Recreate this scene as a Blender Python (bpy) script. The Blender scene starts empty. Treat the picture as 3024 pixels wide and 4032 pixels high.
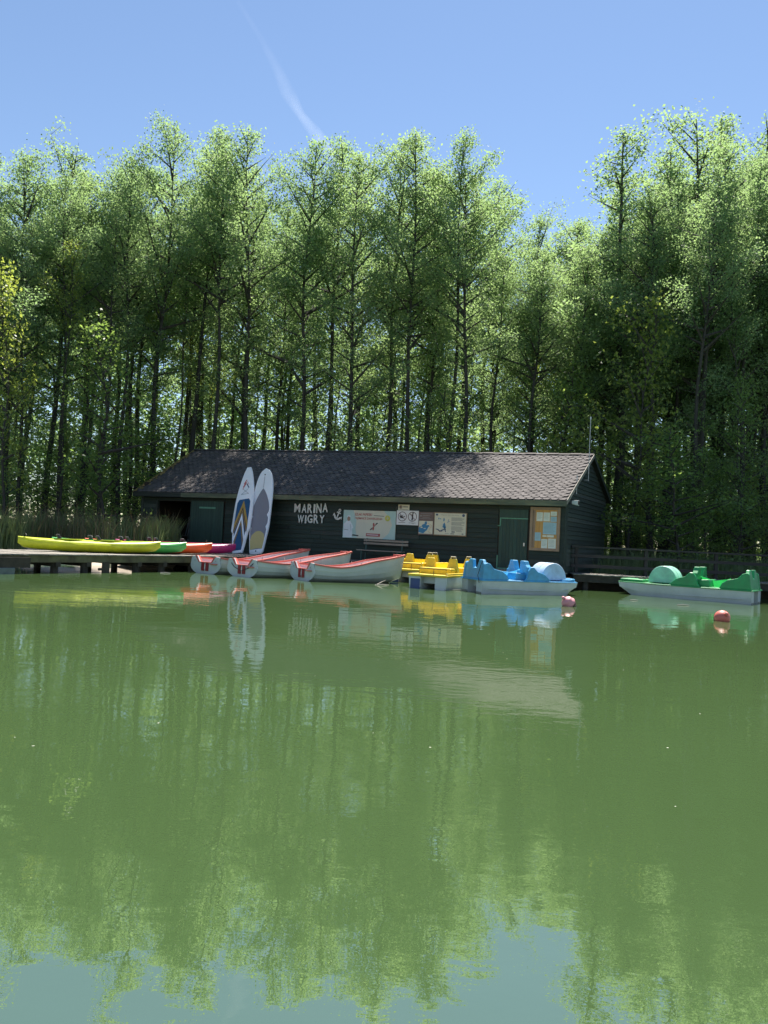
import bpy, math, random
import numpy as np
from mathutils import Vector, Matrix
random.seed(7); rng = np.random.default_rng(7)
R = math.radians
S = bpy.context.scene
COL = S.collection

# ---------------------------------------------------------------- camera
cam = bpy.data.cameras.new('camera'); camo = bpy.data.objects.new('camera', cam); COL.objects.link(camo)
PITCH, ROLL, EYE = R(1.95), R(2.75), 1.6
f0 = Vector((0, math.cos(PITCH), math.sin(PITCH))); r0 = Vector((1, 0, 0)); u0 = Vector((0, -math.sin(PITCH), math.cos(PITCH)))
rr = r0*math.cos(ROLL) + u0*math.sin(ROLL); uu = u0*math.cos(ROLL) - r0*math.sin(ROLL)
M = Matrix((rr, uu, -f0)).transposed().to_4x4(); M.translation = (0, 0, EYE)
camo.matrix_world = M
cam.sensor_fit = 'VERTICAL'; cam.sensor_height = 36; cam.lens = 27.04; cam.clip_start = .1; cam.clip_end = 6000
S.camera = camo
S.render.resolution_x = 768; S.render.resolution_y = 1024
# ---------------------------------------------------------------- sky, sun, exposure
SUN_EL, SUN_AZ = R(60), R(16)            # azimuth from +Y towards +X: the sun stands behind the wood
w = bpy.data.worlds.new('World'); S.world = w; w.use_nodes = True
nt = w.node_tree; bg = nt.nodes['Background']
sky = nt.nodes.new('ShaderNodeTexSky'); sky.sky_type = 'NISHITA'; sky.sun_disc = False
sky.sun_elevation = SUN_EL; sky.sun_rotation = SUN_AZ; sky.altitude = 100; sky.air_density = 1.0; sky.dust_density = .05; sky.ozone_density = 1.6
nt.links.new(sky.outputs[0], bg.inputs[0]); bg.inputs[1].default_value = .067
sl = bpy.data.lights.new('sun', 'SUN'); sl.energy = 5.0; sl.angle = R(.53); sl.color = (1, .95, .86)
so = bpy.data.objects.new('sun', sl); COL.objects.link(so); so.location = (20, 60, 90)
sd = Vector((math.sin(SUN_AZ)*math.cos(SUN_EL), math.cos(SUN_AZ)*math.cos(SUN_EL), math.sin(SUN_EL)))
so.rotation_euler = sd.to_track_quat('Z', 'Y').to_euler()
S.view_settings.view_transform = 'Standard'; S.view_settings.look = 'None'; S.view_settings.gamma = 1
S.view_settings.use_curve_mapping = False; S.view_settings.exposure = 1.32
S.render.engine = 'CYCLES'
cy = S.cycles; cy.max_bounces = 9; cy.diffuse_bounces = 4; cy.glossy_bounces = 3; cy.transmission_bounces = 8; cy.transparent_max_bounces = 6
cy.caustics_reflective = False; cy.caustics_refractive = False; cy.sample_clamp_indirect = 6; cy.use_denoising = True

# ---------------------------------------------------------------- materials
MATS = {}
def newmat(name):
    m = bpy.data.materials.new(name); m.use_nodes = True; MATS[name] = m
    return m, m.node_tree, m.node_tree.nodes['Principled BSDF']
def mat(name, c1, c2=None, scale=4, rough=.6, bump=0, bscale=40, metal=0, stretch=(1,1,1), island=0., spec=.5, coat=0):
    m, t, p = newmat(name); L = t.links
    p.inputs['Roughness'].default_value = rough; p.inputs['Metallic'].default_value = metal
    p.inputs['Specular IOR Level'].default_value = spec; p.inputs['Coat Weight'].default_value = coat
    c2 = c2 or tuple(x*.72 for x in c1)
    tc = t.nodes.new('ShaderNodeTexCoord'); mp = t.nodes.new('ShaderNodeMapping'); mp.inputs['Scale'].default_value = stretch
    L.new(tc.outputs['Object'], mp.inputs['Vector'])
    n = t.nodes.new('ShaderNodeTexNoise'); n.inputs['Scale'].default_value = scale; n.inputs['Detail'].default_value = 6; n.inputs['Roughness'].default_value = .65
    L.new(mp.outputs[0], n.inputs['Vector'])
    cr = t.nodes.new('ShaderNodeValToRGB'); cr.color_ramp.elements[0].position = .32; cr.color_ramp.elements[1].position = .68
    cr.color_ramp.elements[0].color = (*c2, 1); cr.color_ramp.elements[1].color = (*c1, 1)
    L.new(n.outputs['Fac'], cr.inputs['Fac']); out = cr.outputs['Color']
    if island:
        g = t.nodes.new('ShaderNodeNewGeometry'); oi = t.nodes.new('ShaderNodeObjectInfo')
        ad = t.nodes.new('ShaderNodeMath'); ad.operation = 'ADD'; L.new(g.outputs['Random Per Island'], ad.inputs[0]); L.new(oi.outputs['Random'], ad.inputs[1])
        fr = t.nodes.new('ShaderNodeMath'); fr.operation = 'FRACT'; L.new(ad.outputs[0], fr.inputs[0])
        mr = t.nodes.new('ShaderNodeMapRange'); mr.inputs[3].default_value = 1-island; mr.inputs[4].default_value = 1+island; L.new(fr.outputs[0], mr.inputs[0])
        hs = t.nodes.new('ShaderNodeHueSaturation'); L.new(mr.outputs[0], hs.inputs['Value']); L.new(out, hs.inputs['Color']); out = hs.outputs[0]
    L.new(out, p.inputs['Base Color'])
    if bump:
        n2 = t.nodes.new('ShaderNodeTexNoise'); n2.inputs['Scale'].default_value = bscale; n2.inputs['Detail'].default_value = 4; L.new(mp.outputs[0], n2.inputs['Vector'])
        b = t.nodes.new('ShaderNodeBump'); b.inputs['Strength'].default_value = bump; b.inputs['Distance'].default_value = .02
        L.new(n2.outputs['Fac'], b.inputs['Height']); L.new(b.outputs[0], p.inputs['Normal'])
    return m
def leafmat(name, c1, c2, tr, trfac=.5, gloss=.35):
    m, t, p = newmat(name); L = t.links
    g = t.nodes.new('ShaderNodeNewGeometry'); oi = t.nodes.new('ShaderNodeObjectInfo')
    tc = t.nodes.new('ShaderNodeTexCoord'); n = t.nodes.new('ShaderNodeTexNoise'); n.inputs['Scale'].default_value = .7; n.inputs['Detail'].default_value = 3
    L.new(tc.outputs['Object'], n.inputs['Vector'])
    a = t.nodes.new('ShaderNodeMath'); a.operation = 'MULTIPLY_ADD'; a.inputs[1].default_value = .34; L.new(g.outputs['Random Per Island'], a.inputs[0])
    b = t.nodes.new('ShaderNodeMath'); b.operation = 'MULTIPLY_ADD'; b.inputs[1].default_value = .35; L.new(oi.outputs['Random'], b.inputs[0])
    c = t.nodes.new('ShaderNodeMath'); c.operation = 'MULTIPLY_ADD'; c.inputs[1].default_value = .8; c.inputs[2].default_value = -.3; L.new(n.outputs['Fac'], c.inputs[0])
    L.new(c.outputs[0], b.inputs[2]); L.new(b.outputs[0], a.inputs[2])
    mx = t.nodes.new('ShaderNodeMix'); mx.data_type = 'RGBA'; mx.inputs['A'].default_value = (*c2, 1); mx.inputs['B'].default_value = (*c1, 1); L.new(a.outputs[0], mx.inputs['Factor'])
    L.new(mx.outputs['Result'], p.inputs['Base Color']); p.inputs['Roughness'].default_value = gloss; p.inputs['Specular IOR Level'].default_value = .5
    tl = t.nodes.new('ShaderNodeBsdfTranslucent')
    m2 = t.nodes.new('ShaderNodeMix'); m2.data_type = 'RGBA'; m2.blend_type = 'MULTIPLY'; m2.inputs['Factor'].default_value = 1; m2.inputs['B'].default_value = (*tr, 1)
    L.new(mx.outputs['Result'], m2.inputs['A']); L.new(m2.outputs['Result'], tl.inputs['Color'])
    ms = t.nodes.new('ShaderNodeMixShader'); ms.inputs[0].default_value = trfac
    L.new(p.outputs[0], ms.inputs[1]); L.new(tl.outputs[0], ms.inputs[2]); L.new(ms.outputs[0], t.nodes['Material Output'].inputs['Surface'])
    return m
leafmat('leaf_alder', (.235,.315,.15), (.155,.24,.12), (1.7,1.7,1.3), .57, .65)
leafmat('leaf_bright', (.29,.33,.085), (.18,.25,.08), (1.7,1.65,1.0), .55, .45)
leafmat('leaf_shrub', (.22,.30,.10), (.11,.19,.065), (1.8,1.75,1.1), .55, .4)
leafmat('grass', (.24,.28,.13), (.11,.17,.075), (1.4,1.4,.9), .4, .5)
leafmat('reed_dry', (.22,.17,.10), (.12,.10,.05), (1.2,1.1,.8), .3, .6)
mat('bark', (.075,.066,.057), (.032,.029,.026), 3, .9, .8, 18, stretch=(3,3,.6))
mat('bark_pale', (.12,.11,.095), (.06,.055,.047), 3, .9, .8, 18, stretch=(3,3,.6))
mat('ground', (.05,.058,.024), (.03,.036,.014), .8, .95, .6, 6)
mat('sand', (.50,.42,.34), (.36,.29,.22), 1.5, .95, .4, 12)
mat('plank_green', (.022,.036,.025), (.010,.018,.013), 2.5, .72, .35, 14, stretch=(.25,3,6), island=.28)
mat('plank_old', (.052,.060,.048), (.024,.031,.027), 3, .8, .4, 14, stretch=(.3,3,6), island=.35)
mat('door_green', (.026,.060,.042), (.016,.04,.03), 3, .65, .2, 20, stretch=(4,4,.4), island=.15)
mat('trim_green', (.12,.30,.20), (.08,.21,.14), 6, .6)
mat('fascia', (.16,.17,.10), (.06,.07,.05), 1.4, .8, .3, 20, stretch=(.6,4,4))
mat('moss', (.30,.19,.07), (.14,.13,.04), 6, .95, .5, 40)
mat('barge', (.30,.27,.22), (.14,.12,.10), 3, .8)
mat('shingle', (.122,.106,.102), (.074,.064,.063), 3, .9, .5, 120, island=.22)
mat('felt', (.05,.045,.045), None, 6, .95)
mat('inside', (.05,.035,.025), None, 3, .9)
mat('deck_plank', (.30,.27,.23), (.15,.135,.115), 2, .85, .4, 25, stretch=(1,5,5), island=.25)
mat('deck_dark', (.075,.06,.045), (.03,.026,.02), 2.5, .9, .5, 14)
mat('deck_moss', (.19,.17,.09), (.07,.055,.035), 2.2, .9, .6, 20)
mat('rail_wood', (.055,.045,.042), (.028,.024,.024), 2.5, .85, .4, 16, stretch=(.5,4,4))
mat('float_grey', (.16,.19,.19), (.10,.12,.12), 4, .7)
mat('letter_white', (.72,.70,.66), (.55,.53,.50), 9, .7)
mat('sign_white', (.72,.70,.72), (.62,.60,.62), 2, .45)
mat('sign_cream', (.66,.62,.50), (.58,.54,.43), 2, .5)
mat('sign_teal', (.44,.57,.54), (.36,.50,.48), 1.2, .5)
mat('sign_sand', (.62,.58,.47), (.56,.53,.44), 1.2, .5)
mat('sign_brown', (.17,.11,.10), (.13,.085,.08), 3, .6)
mat('sign_frame', (.28,.18,.11), (.2,.12,.07), 5, .6)
mat('print_red', (.42,.06,.055), None, 9, .6)
mat('print_dark', (.035,.02,.02), None, 9, .6)
mat('print_ring', (.10,.03,.03), None, 9, .6)
mat('print_grey', (.26,.25,.24), None, 9, .6)
mat('print_blue', (.05,.22,.40), (.04,.17,.32), 9, .6)
mat('print_navy', (.06,.09,.17), None, 9, .6)
mat('print_yellow', (.58,.56,.10), None, 9, .6)
mat('print_pale', (.70,.72,.76), (.60,.63,.68), 4, .6)
mat('print_skin', (.36,.22,.16), None, 4, .6)
mat('pine_frame', (.36,.22,.13), (.26,.16,.10), 5, .5, .2, 30, stretch=(1,1,1))
mat('pine_board', (.62,.32,.08), (.46,.21,.045), 2.5, .5, stretch=(6,6,.5))
mat('paper', (.78,.77,.66), (.70,.69,.58), 3, .8)
mat('paper_blue', (.40,.56,.60), (.34,.50,.55), 5, .8)
mat('bench_wood', (.34,.27,.22), (.2,.155,.13), 3, .7, .2, 30, stretch=(.5,4,4))
mat('bench_metal', (.03,.075,.065), None, 5, .5)
mat('steel', (.5,.5,.5), (.35,.35,.35), 6, .4, metal=.7)
mat('black_plastic', (.03,.03,.03), (.018,.018,.018), 5, .5)
mat('white_plastic', (.75,.75,.74), (.66,.66,.65), 4, .4)
mat('hull_white', (.60,.62,.62), (.47,.50,.50), 1.5, .38, .05, 30)
mat('hull_grime', (.30,.31,.26), (.18,.19,.15), 3, .6)
mat('boat_inside', (.74,.70,.72), (.62,.58,.60), 2, .5)
mat('gunwale_red', (.60,.15,.12), (.48,.11,.09), 3, .45)
mat('boat_floor_red', (.62,.20,.15), (.5,.15,.12), 3, .55)
mat('pad_red', (.30,.02,.025), None, 6, .5)
def gel(name, c): return mat(name, c, tuple(x*.66+.015 for x in c), 3.5, .42, .06, 30)
gel('gel_blue', (.085,.40,.68)); gel('gel_blue_pale', (.56,.70,.86)); gel('gel_green', (.02,.33,.10)); gel('gel_mint', (.36,.74,.55))
gel('gel_yellow', (.80,.56,.015)); gel('gel_navy', (.025,.06,.20)); gel('gel_maroon', (.13,.02,.035))
gel('kayak_yellow', (.60,.66,.02)); gel('kayak_green', (.07,.48,.10)); gel('kayak_orange', (.85,.12,.02)); gel('kayak_magenta', (.46,.018,.17))
mat('sup_white', (.86,.86,.88), (.80,.80,.83), 3, .4)
mat('sup_blue', (.012,.085,.20), None, 6, .6); mat('sup_gold', (.52,.31,.06), None, 6, .6); mat('sup_dark', (.06,.035,.04), None, 6, .6)
mat('sup_grey', (.25,.24,.27), (.21,.20,.23), 30, .85); mat('sup_tan', (.58,.46,.20), (.50,.39,.16), 30, .85); mat('sup_red', (.62,.14,.12), None, 6, .6)
mat('buoy_pink', (.72,.30,.32), (.58,.22,.25), 3, .5); mat('buoy_red', (.66,.17,.13), (.5,.12,.10), 3, .5); mat('slime', (.10,.045,.035), (.05,.03,.025), 8, .7)
mat('rope', (.6,.55,.45), None, 8, .9); mat('driftwood', (.5,.45,.38), None, 6, .8)

def glow(name, c):       # thin moulded plastic that lets the sun through
    m, t, pr = newmat(name); L = t.links; pr.inputs['Base Color'].default_value = (*c, 1); pr.inputs['Roughness'].default_value = .4
    tl = t.nodes.new('ShaderNodeBsdfTranslucent'); tl.inputs[0].default_value = (*c, 1); ms = t.nodes.new('ShaderNodeMixShader'); ms.inputs[0].default_value = .6
    L.new(pr.outputs[0], ms.inputs[1]); L.new(tl.outputs[0], ms.inputs[2]); L.new(ms.outputs[0], t.nodes['Material Output'].inputs['Surface'])
glow('gel_blue_thin', (.10,.45,.75)); glow('gel_green_thin', (.03,.45,.10)); glow('gel_yellow_thin', (.85,.60,.02))
def watermat():
    m, t, p = newmat('water'); L = t.links
    tc = t.nodes.new('ShaderNodeTexCoord')
    p.inputs['Roughness'].default_value = .005; p.inputs['IOR'].default_value = 3.2
    n0 = t.nodes.new('ShaderNodeTexNoise'); n0.inputs['Scale'].default_value = .35; n0.inputs['Detail'].default_value = 5; L.new(tc.outputs['Object'], n0.inputs['Vector'])
    cr = t.nodes.new('ShaderNodeValToRGB'); cr.color_ramp.elements[0].color = (.043,.078,.028, 1); cr.color_ramp.elements[1].color = (.052,.089,.033, 1)
    L.new(n0.outputs['Fac'], cr.inputs['Fac']); L.new(cr.outputs[0], p.inputs['Base Color'])
    def nz(sc, st, det, rot=0):
        mp = t.nodes.new('ShaderNodeMapping'); mp.inputs['Scale'].default_value = st; mp.inputs['Rotation'].default_value = (0,0,R(rot)); L.new(tc.outputs['Object'], mp.inputs['Vector'])
        n = t.nodes.new('ShaderNodeTexNoise'); n.inputs['Scale'].default_value = sc; n.inputs['Detail'].default_value = det; L.new(mp.outputs[0], n.inputs['Vector']); return n
    patch = nz(.16, (1,1,1), 2)
    mr = t.nodes.new('ShaderNodeMapRange'); mr.inputs[1].default_value = .42; mr.inputs[2].default_value = .62; mr.inputs[3].default_value = .25; mr.inputs[4].default_value = 1.0; L.new(patch.outputs['Fac'], mr.inputs[0])
    fine = nz(9, (.55,1,1), 3, 14); b1 = t.nodes.new('ShaderNodeBump'); b1.inputs['Distance'].default_value = .002; L.new(mr.outputs[0], b1.inputs['Strength']); L.new(fine.outputs['Fac'], b1.inputs['Height'])
    big = nz(1.6, (.5,1,1), 2, -8); b2 = t.nodes.new('ShaderNodeBump'); b2.inputs['Distance'].default_value = .009; b2.inputs['Strength'].default_value = .6; L.new(big.outputs['Fac'], b2.inputs['Height'])
    L.new(b1.outputs[0], b2.inputs['Normal']); L.new(b2.outputs[0], p.inputs['Normal'])
watermat()

# ---------------------------------------------------------------- helpers
def obj(name, me, parent=None, m=None):
    o = bpy.data.objects.new(name, me); COL.objects.link(o); o.parent = parent
    if m and me is not None and not me.materials: me.materials.append(MATS[m])
    return o
def tag(o, label=None, cat=None, group=None, kind=None):
    for k, v in (('label', label), ('category', cat), ('group', group), ('kind', kind)):
        if v: o[k] = v
    return o
def thing(name, label, cat, loc=(0,0,0), rz=0, group=None):
    o = obj(name, None); o.location = loc; o.rotation_euler = (0,0,rz); o.empty_display_size = .2
    return tag(o, label, cat, group)
def npmesh(name, V, F, smooth=False):
    V = np.asarray(V, np.float32); F = np.asarray(F, np.int32); k = F.shape[1]
    me = bpy.data.meshes.new(name); me.vertices.add(len(V)); me.vertices.foreach_set('co', V.ravel())
    me.loops.add(F.size); me.loops.foreach_set('vertex_index', F.ravel())
    me.polygons.add(len(F)); me.polygons.foreach_set('loop_start', np.arange(len(F), dtype=np.int32)*k); me.polygons.foreach_set('loop_total', np.full(len(F), k, np.int32))
    if smooth: me.polygons.foreach_set('use_smooth', np.ones(len(F), bool))
    me.update(calc_edges=True); return me
class MB:
    def __init__(s): s.v = []; s.f = []
    def add(s, vs, fs):
        n = len(s.v); s.v += [tuple(v) for v in vs]; s.f += [tuple(i+n for i in f) for f in fs]; return s
    def box(s, x0, x1, y0, y1, z0, z1):
        return s.add([(x0,y0,z0),(x1,y0,z0),(x1,y1,z0),(x0,y1,z0),(x0,y0,z1),(x1,y0,z1),(x1,y1,z1),(x0,y1,z1)],
                     [(0,3,2,1),(4,5,6,7),(0,1,5,4),(1,2,6,5),(2,3,7,6),(3,0,4,7)])
    def hexa(s, b, t):   # 4 bottom points, 4 top points
        return s.add(list(b)+list(t), [(0,3,2,1),(4,5,6,7),(0,1,5,4),(1,2,6,5),(2,3,7,6),(3,0,4,7)])
    def prism(s, pts, ax, a, b):   # 2-D outline extruded along axis ax from a to b
        def P(p, d): q = list(p); q.insert(ax, d); return q
        n = len(pts); return s.add([P(p, a) for p in pts]+[P(p, b) for p in pts],
            [tuple(range(n)), tuple(range(2*n-1, n-1, -1))]+[(i, i+n, (i+1)%n+n, (i+1)%n) for i in range(n)])
    def tube(s, pts, rad, n=6, cap=True):
        pts = [Vector(p) for p in pts]; rad = rad if hasattr(rad, '__len__') else [rad]*len(pts); base = len(s.v); up = None
        for i, p in enumerate(pts):
            d = (pts[min(i+1, len(pts)-1)]-pts[max(i-1, 0)]).normalized()
            if up is None: up = Vector((0,0,1)) if abs(d.z) < .9 else Vector((1,0,0))
            a = d.cross(up).normalized(); b = a.cross(d).normalized(); up = b
            for k in range(n):
                t = 2*math.pi*k/n; s.v.append(tuple(p+(a*math.cos(t)+b*math.sin(t))*rad[i]))
        for i in range(len(pts)-1):
            for k in range(n):
                q = base+i*n; s.f.append((q+k, q+(k+1)%n, q+n+(k+1)%n, q+n+k))
        if cap: s.f.append(tuple(base+n-1-k for k in range(n))); s.f.append(tuple(base+(len(pts)-1)*n+k for k in range(n)))
        return s
    def loft(s, secs, closed=True, cap=True):
        base = len(s.v); n = len(secs[0])
        for q in secs: s.v += [tuple(p) for p in q]
        for i in range(len(secs)-1):
            for k in range(n if closed else n-1):
                a = base+i*n+k; b = base+i*n+(k+1)%n; s.f.append((a, b, b+n, a+n))
        if cap and closed: s.f.append(tuple(base+n-1-k for k in range(n))); s.f.append(tuple(base+(len(secs)-1)*n+k for k in range(n)))
        return s
    def poly(s, pts): return s.add(pts, [tuple(range(len(pts)))])
    def mesh(s, name, smooth=False, bevel=0):
        me = bpy.data.meshes.new(name); me.from_pydata(s.v, [], s.f); me.update()
        if smooth:
            for p in me.polygons: p.use_smooth = True
        return me
    def build(s, name, m, parent=None, smooth=False, bevel=0, angle=40):
        o = obj(name, s.mesh(name, smooth), parent, m)
        if bevel:
            b = o.modifiers.new('bevel', 'BEVEL'); b.width = bevel; b.segments = 2; b.limit_method = 'ANGLE'; b.angle_limit = R(30)
        return o
def shade_auto(o, ang=40):
    me = o.data
    for p in me.polygons: p.use_smooth = True
    me.set_sharp_from_angle(angle=R(ang)); return o
def copy_tree(o, parent=None):
    c = o.copy(); COL.objects.link(c); c.parent = parent
    for ch in list(o.children): copy_tree(ch, c)
    return c
def text_mesh(txt, x0, x1, z0, z1, bold=0., depth=.006, shear=0):
    cu = bpy.data.curves.new('text', 'FONT'); cu.body = txt; cu.size = 1; cu.offset = bold; cu.extrude = .01; cu.shear = shear; cu.resolution_u = 3
    ob = bpy.data.objects.new('text', cu); me = bpy.data.meshes.new_from_object(ob)
    bpy.data.objects.remove(ob); bpy.data.curves.remove(cu)
    n = len(me.vertices); co = np.zeros(n*3, np.float32); me.vertices.foreach_get('co', co); co = co.reshape(-1, 3)
    lo, hi = co.min(0), co.max(0); q = (co-lo)/np.maximum(hi-lo, 1e-6)
    out = np.stack([x0+q[:,0]*(x1-x0), -q[:,2]*depth, z0+q[:,1]*(z1-z0)], 1)
    me.vertices.foreach_set('co', out.astype(np.float32).ravel()); me.materials.clear(); me.update(); return me
# ---------------------------------------------------------------- the setting: shed frame, ground, lake
TH = -.473; U = Vector((math.cos(TH), math.sin(TH), 0)); N = Vector((-math.sin(TH), math.cos(TH), 0)); O = Vector((7.01, 29.34, 0))
def W(t, y, z): return O + U*t + N*y + Vector((0, 0, z))
def wall_y(x): return O.y + (x-O.x)*math.tan(TH)
def shore(x):
    def s(a, b, v): q = min(max((v-a)/(b-a), 0), 1); return q*q*(3-2*q)
    left = 30.2 + .5*math.sin(x*.8) + .06*(x+12)**2*(x < -12)*.3
    mid = wall_y(x)+1.0
    right = 30.9 + .35*math.sin(x*.9) - .02*max(x-9, 0)
    if x < -6: return left+(mid-left)*s(-8.5, -6, x)
    if x > 6: return mid+(right-mid)*s(6, 8.5, x)
    return mid
def gz(x, y):
    d = y-shore(x)
    z = -1.3 if d < -4.5 else (d*.29 if d < 0 else min(d*.22, .48)+min(max(d-6, 0)*.012, .9))
    if d > .5: z += .06*math.sin(x*1.3+y*.7)*math.sin(y*1.1-x*.4)
    return z
xs = np.unique(np.concatenate([np.linspace(-900, -60, 15), np.linspace(-60, -24, 19), np.linspace(-24, 24, 97), np.linspace(24, 60, 19), np.linspace(60, 900, 15)]))
ys = np.unique(np.concatenate([np.linspace(-600, 20, 12), np.linspace(20, 44, 61), np.linspace(44, 120, 30), np.linspace(120, 1200, 15)]))
V = [(x, y, gz(x, y)) for y in ys for x in xs]; nx = len(xs)
F = [(j*nx+i, j*nx+i+1, (j+1)*nx+i+1, (j+1)*nx+i) for j in range(len(ys)-1) for i in range(nx-1)]
tag(obj('ground', npmesh('ground', V, F, True), None, 'ground'), kind='structure')
tag(MB().add([(-900,-600,0),(900,-600,0),(900,60,0),(-900,60,0)], [(0,1,2,3)]).build('lake', 'water'), kind='structure')
b = MB(); bx = np.linspace(-15.5, -8.2, 16); by = np.linspace(29.6, 33.2, 10)
for y in by:
    for x in bx: b.v.append((x, y, gz(x, y)+.02+.03*math.sin(x*2.1+y)*math.cos(y*2)))
b.f = [(j*16+i, j*16+i+1, (j+1)*16+i+1, (j+1)*16+i) for j in range(9) for i in range(15)]
tag(b.build('beach', 'sand', smooth=True), kind='structure')

# ---------------------------------------------------------------- boathouse
shed = thing('boathouse', 'long dark green timber boathouse with brown shingle roof on the shore', 'boathouse', O, TH)
TL, TR, DZ, WT = -21.75, -.12, .6, 3.28           # left and right wall ends, floor level, wall top
EL, ER = -21.95, .06                               # roof ends
def hr(t): return 5.62 + (t-ER)/(EL-ER)*.42        # the ridge rises a little to the left
def slope(t, v):                                   # front slope: v 0 at the eave, 1 at the ridge
    sag = -.05*math.sin(math.pi*v)
    return Vector((t, -.45+4.4*v, 3.36+(hr(t)-3.36)*v+sag))
pitch_v = (slope(-10, 1)-slope(-10, 0)); SL = pitch_v.length
def plank_row(name, t0, t1, z0, z1, parent, m='plank_green', n=1):
    # a clapboard: the lower edge stands proud of the board below
    j = random.uniform(-.006, .006)
    o = MB().hexa([(t0,-.045+j,z0),(t1,-.045-j,z0),(t1,.0,z0),(t0,.0,z0)], [(t0,-.012,z1),(t1,-.012,z1),(t1,.0,z1),(t0,.0,z1)]).build(name, m, parent)
    return o
wall = MB().box(TL+.05, -18.5-2.25, .002, .08, DZ-.1, WT).box(-18.5-2.25, -18.5, .002, .08, 2.95, WT).box(-18.5, TR-.05, .002, .08, DZ-.1, WT)
wall.box(TL+.05, TR-.05, 7.62, 7.7, DZ-.1, 3.9).box(TL, TL+.08, .08, 7.62, DZ-.1, 3.9)
front = wall.build('wall', 'inside', shed)
MB().box(TL, TR, .08, 7.62, DZ-.14, DZ-.04).build('floor', 'inside', shed)
z = DZ-.12; PH = .192
while z < WT-.02:
    z1 = min(z+PH, WT); segs = []
    for a, bb in ((TL+.12, -20.78), (-16.4, -2.74), (-1.46, TR-.12)):
        L = bb-a; k = max(1, round(L/4.6)); cuts = [a]+sorted(a+L*(i+random.uniform(-.25, .25))/k for i in range(1, k))+[bb]
        segs += list(zip(cuts[:-1], cuts[1:]))
    if z1 > 3.0: segs.append((-2.74, -1.46)); segs.append((-20.78, -16.4))
    for a, bb in segs: plank_row('plank', a+.004, bb-.004, z, z1-.006, front, 'plank_old' if random.random() < .07 else 'plank_green')
    z = z1
# right gable wall with its boards
GB = [(0,DZ-.1),(7.7,DZ-.1),(7.7,3.9),(3.95,5.42),(0,3.45)]
gab = MB().prism(GB, 0, TR-.06, TR-.03).build('gable_wall', 'inside', shed)
def gspan(z):
    y0 = 0 if z < 3.45 else (z-3.45)/(5.42-3.45)*3.95
    y1 = 7.7 if z < 3.9 else 7.7-(z-3.9)/(5.42-3.9)*3.75
    return y0+.02, y1-.02
z = DZ-.1
while z < 5.3:
    z1 = z+.175; a0, a1 = gspan(z); c0, c1 = gspan(min(z1, 5.38)); x = TR
    if c1-c0 > .2:
        MB().hexa([(x-.028,a0,z),(x+.045,a0,z),(x+.045,a1,z),(x-.028,a1,z)], [(x-.028,c0,z1-.008),(x+.012,c0,z1-.008),(x+.012,c1,z1-.008),(x-.028,c1,z1-.008)]).build('plank', 'plank_old' if random.random() < .3 else 'plank_green', gab)
    z = z1
for t in (TL+.06, TR-.06):
    MB().box(t-.07, t+.07, -.055, .03, DZ-.12, WT).build('corner_board', 'plank_green' if t > -5 else 'plank_old', shed)
MB().box(TR+.004, TR+.05, -.05, .36, DZ-.1, 3.4).build('corner_board', 'plank_green', shed)
# posts and header round the big open door on the left
MB().box(-20.78, -20.66, -.05, .1, DZ-.05, 2.98).build('door_post', 'plank_old', shed)
MB().box(-18.52, -18.42, -.05, .1, DZ-.05, 3.0).build('door_post', 'plank_green', shed)
leaf = obj('sliding_door', None, shed); leaf.location = (-18.4, -.09, 0)
for i in range(13):
    MB().box(i*.152, i*.152+.147, -.02, .02, DZ, 2.98).build('board', 'door_green', leaf)
MB().box(.5, 1.5, -.035, -.02, 2.62, 2.70).build('cross_rail', 'trim_green', leaf)
# small door on the right with its pale trim
door = obj('door', None, shed); door.location = (-2.69, -.03, 0)
for i in range(8):
    MB().box(.01+i*.144, .01+i*.144+.139, -.02, .012, DZ+.02, 2.60).build('board', 'door_green', door)
MB().box(.0, 1.17, -.028, .01, 2.66, 2.97).build('top_panel', 'door_green', door)
for q in ((.076,1.17,-.045,0,2.60,2.645),(.03,.075,-.045,0,2.336,2.644),(-.05,.06,-.046,0,2.30,2.335),(-.045,0,-.045,0,.62,1.15)): MB().box(*q).build('trim', 'trim_green', door)

MB().box(.0, 1.17, -.05, -.02, DZ-.02, DZ+.06).build('sill', 'trim_green', door)
MB().box(1.02, 1.08, -.07, -.02, 1.55, 1.68).build('handle', 'steel', door)
# roof: slab, back slope, fascia, barge boards, ridge cap, shingles
roof = obj('roof', None, shed)
sb = MB(); nt_, nv_ = 22, 8
for k in (0, 1):
    for j in range(nv_+1):
        for i in range(nt_+1):
            p = slope(EL+(ER-EL)*i/nt_, j/nv_); sb.v.append((p.x, p.y, p.z-.09*k-.012))
off = (nt_+1)*(nv_+1)
for j in range(nv_):
    for i in range(nt_):
        a = j*(nt_+1)+i; sb.f += [(a, a+1, a+nt_+2, a+nt_+1), (a+off, a+nt_+1+off, a+nt_+2+off, a+1+off)]
for i in range(nt_): sb.f.append((i+1, i, i+off, i+1+off))
for j in range(nv_):
    a = j*(nt_+1); b2 = a+nt_; sb.f += [(a, a+nt_+1, a+nt_+1+off, a+off), (b2+nt_+1, b2, b2+off, b2+nt_+1+off)]
sb.build('front_slope', 'felt', roof)
MB().hexa([(EL,3.952,hr(EL)-.1),(ER,3.952,hr(ER)-.1),(ER,8.12,3.76),(EL,8.12,3.76)], [(EL,3.952,hr(EL)),(ER,3.952,hr(ER)),(ER,8.12,3.86),(EL,8.12,3.86)]).build('back_slope', 'felt', roof)
k = 7
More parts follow.
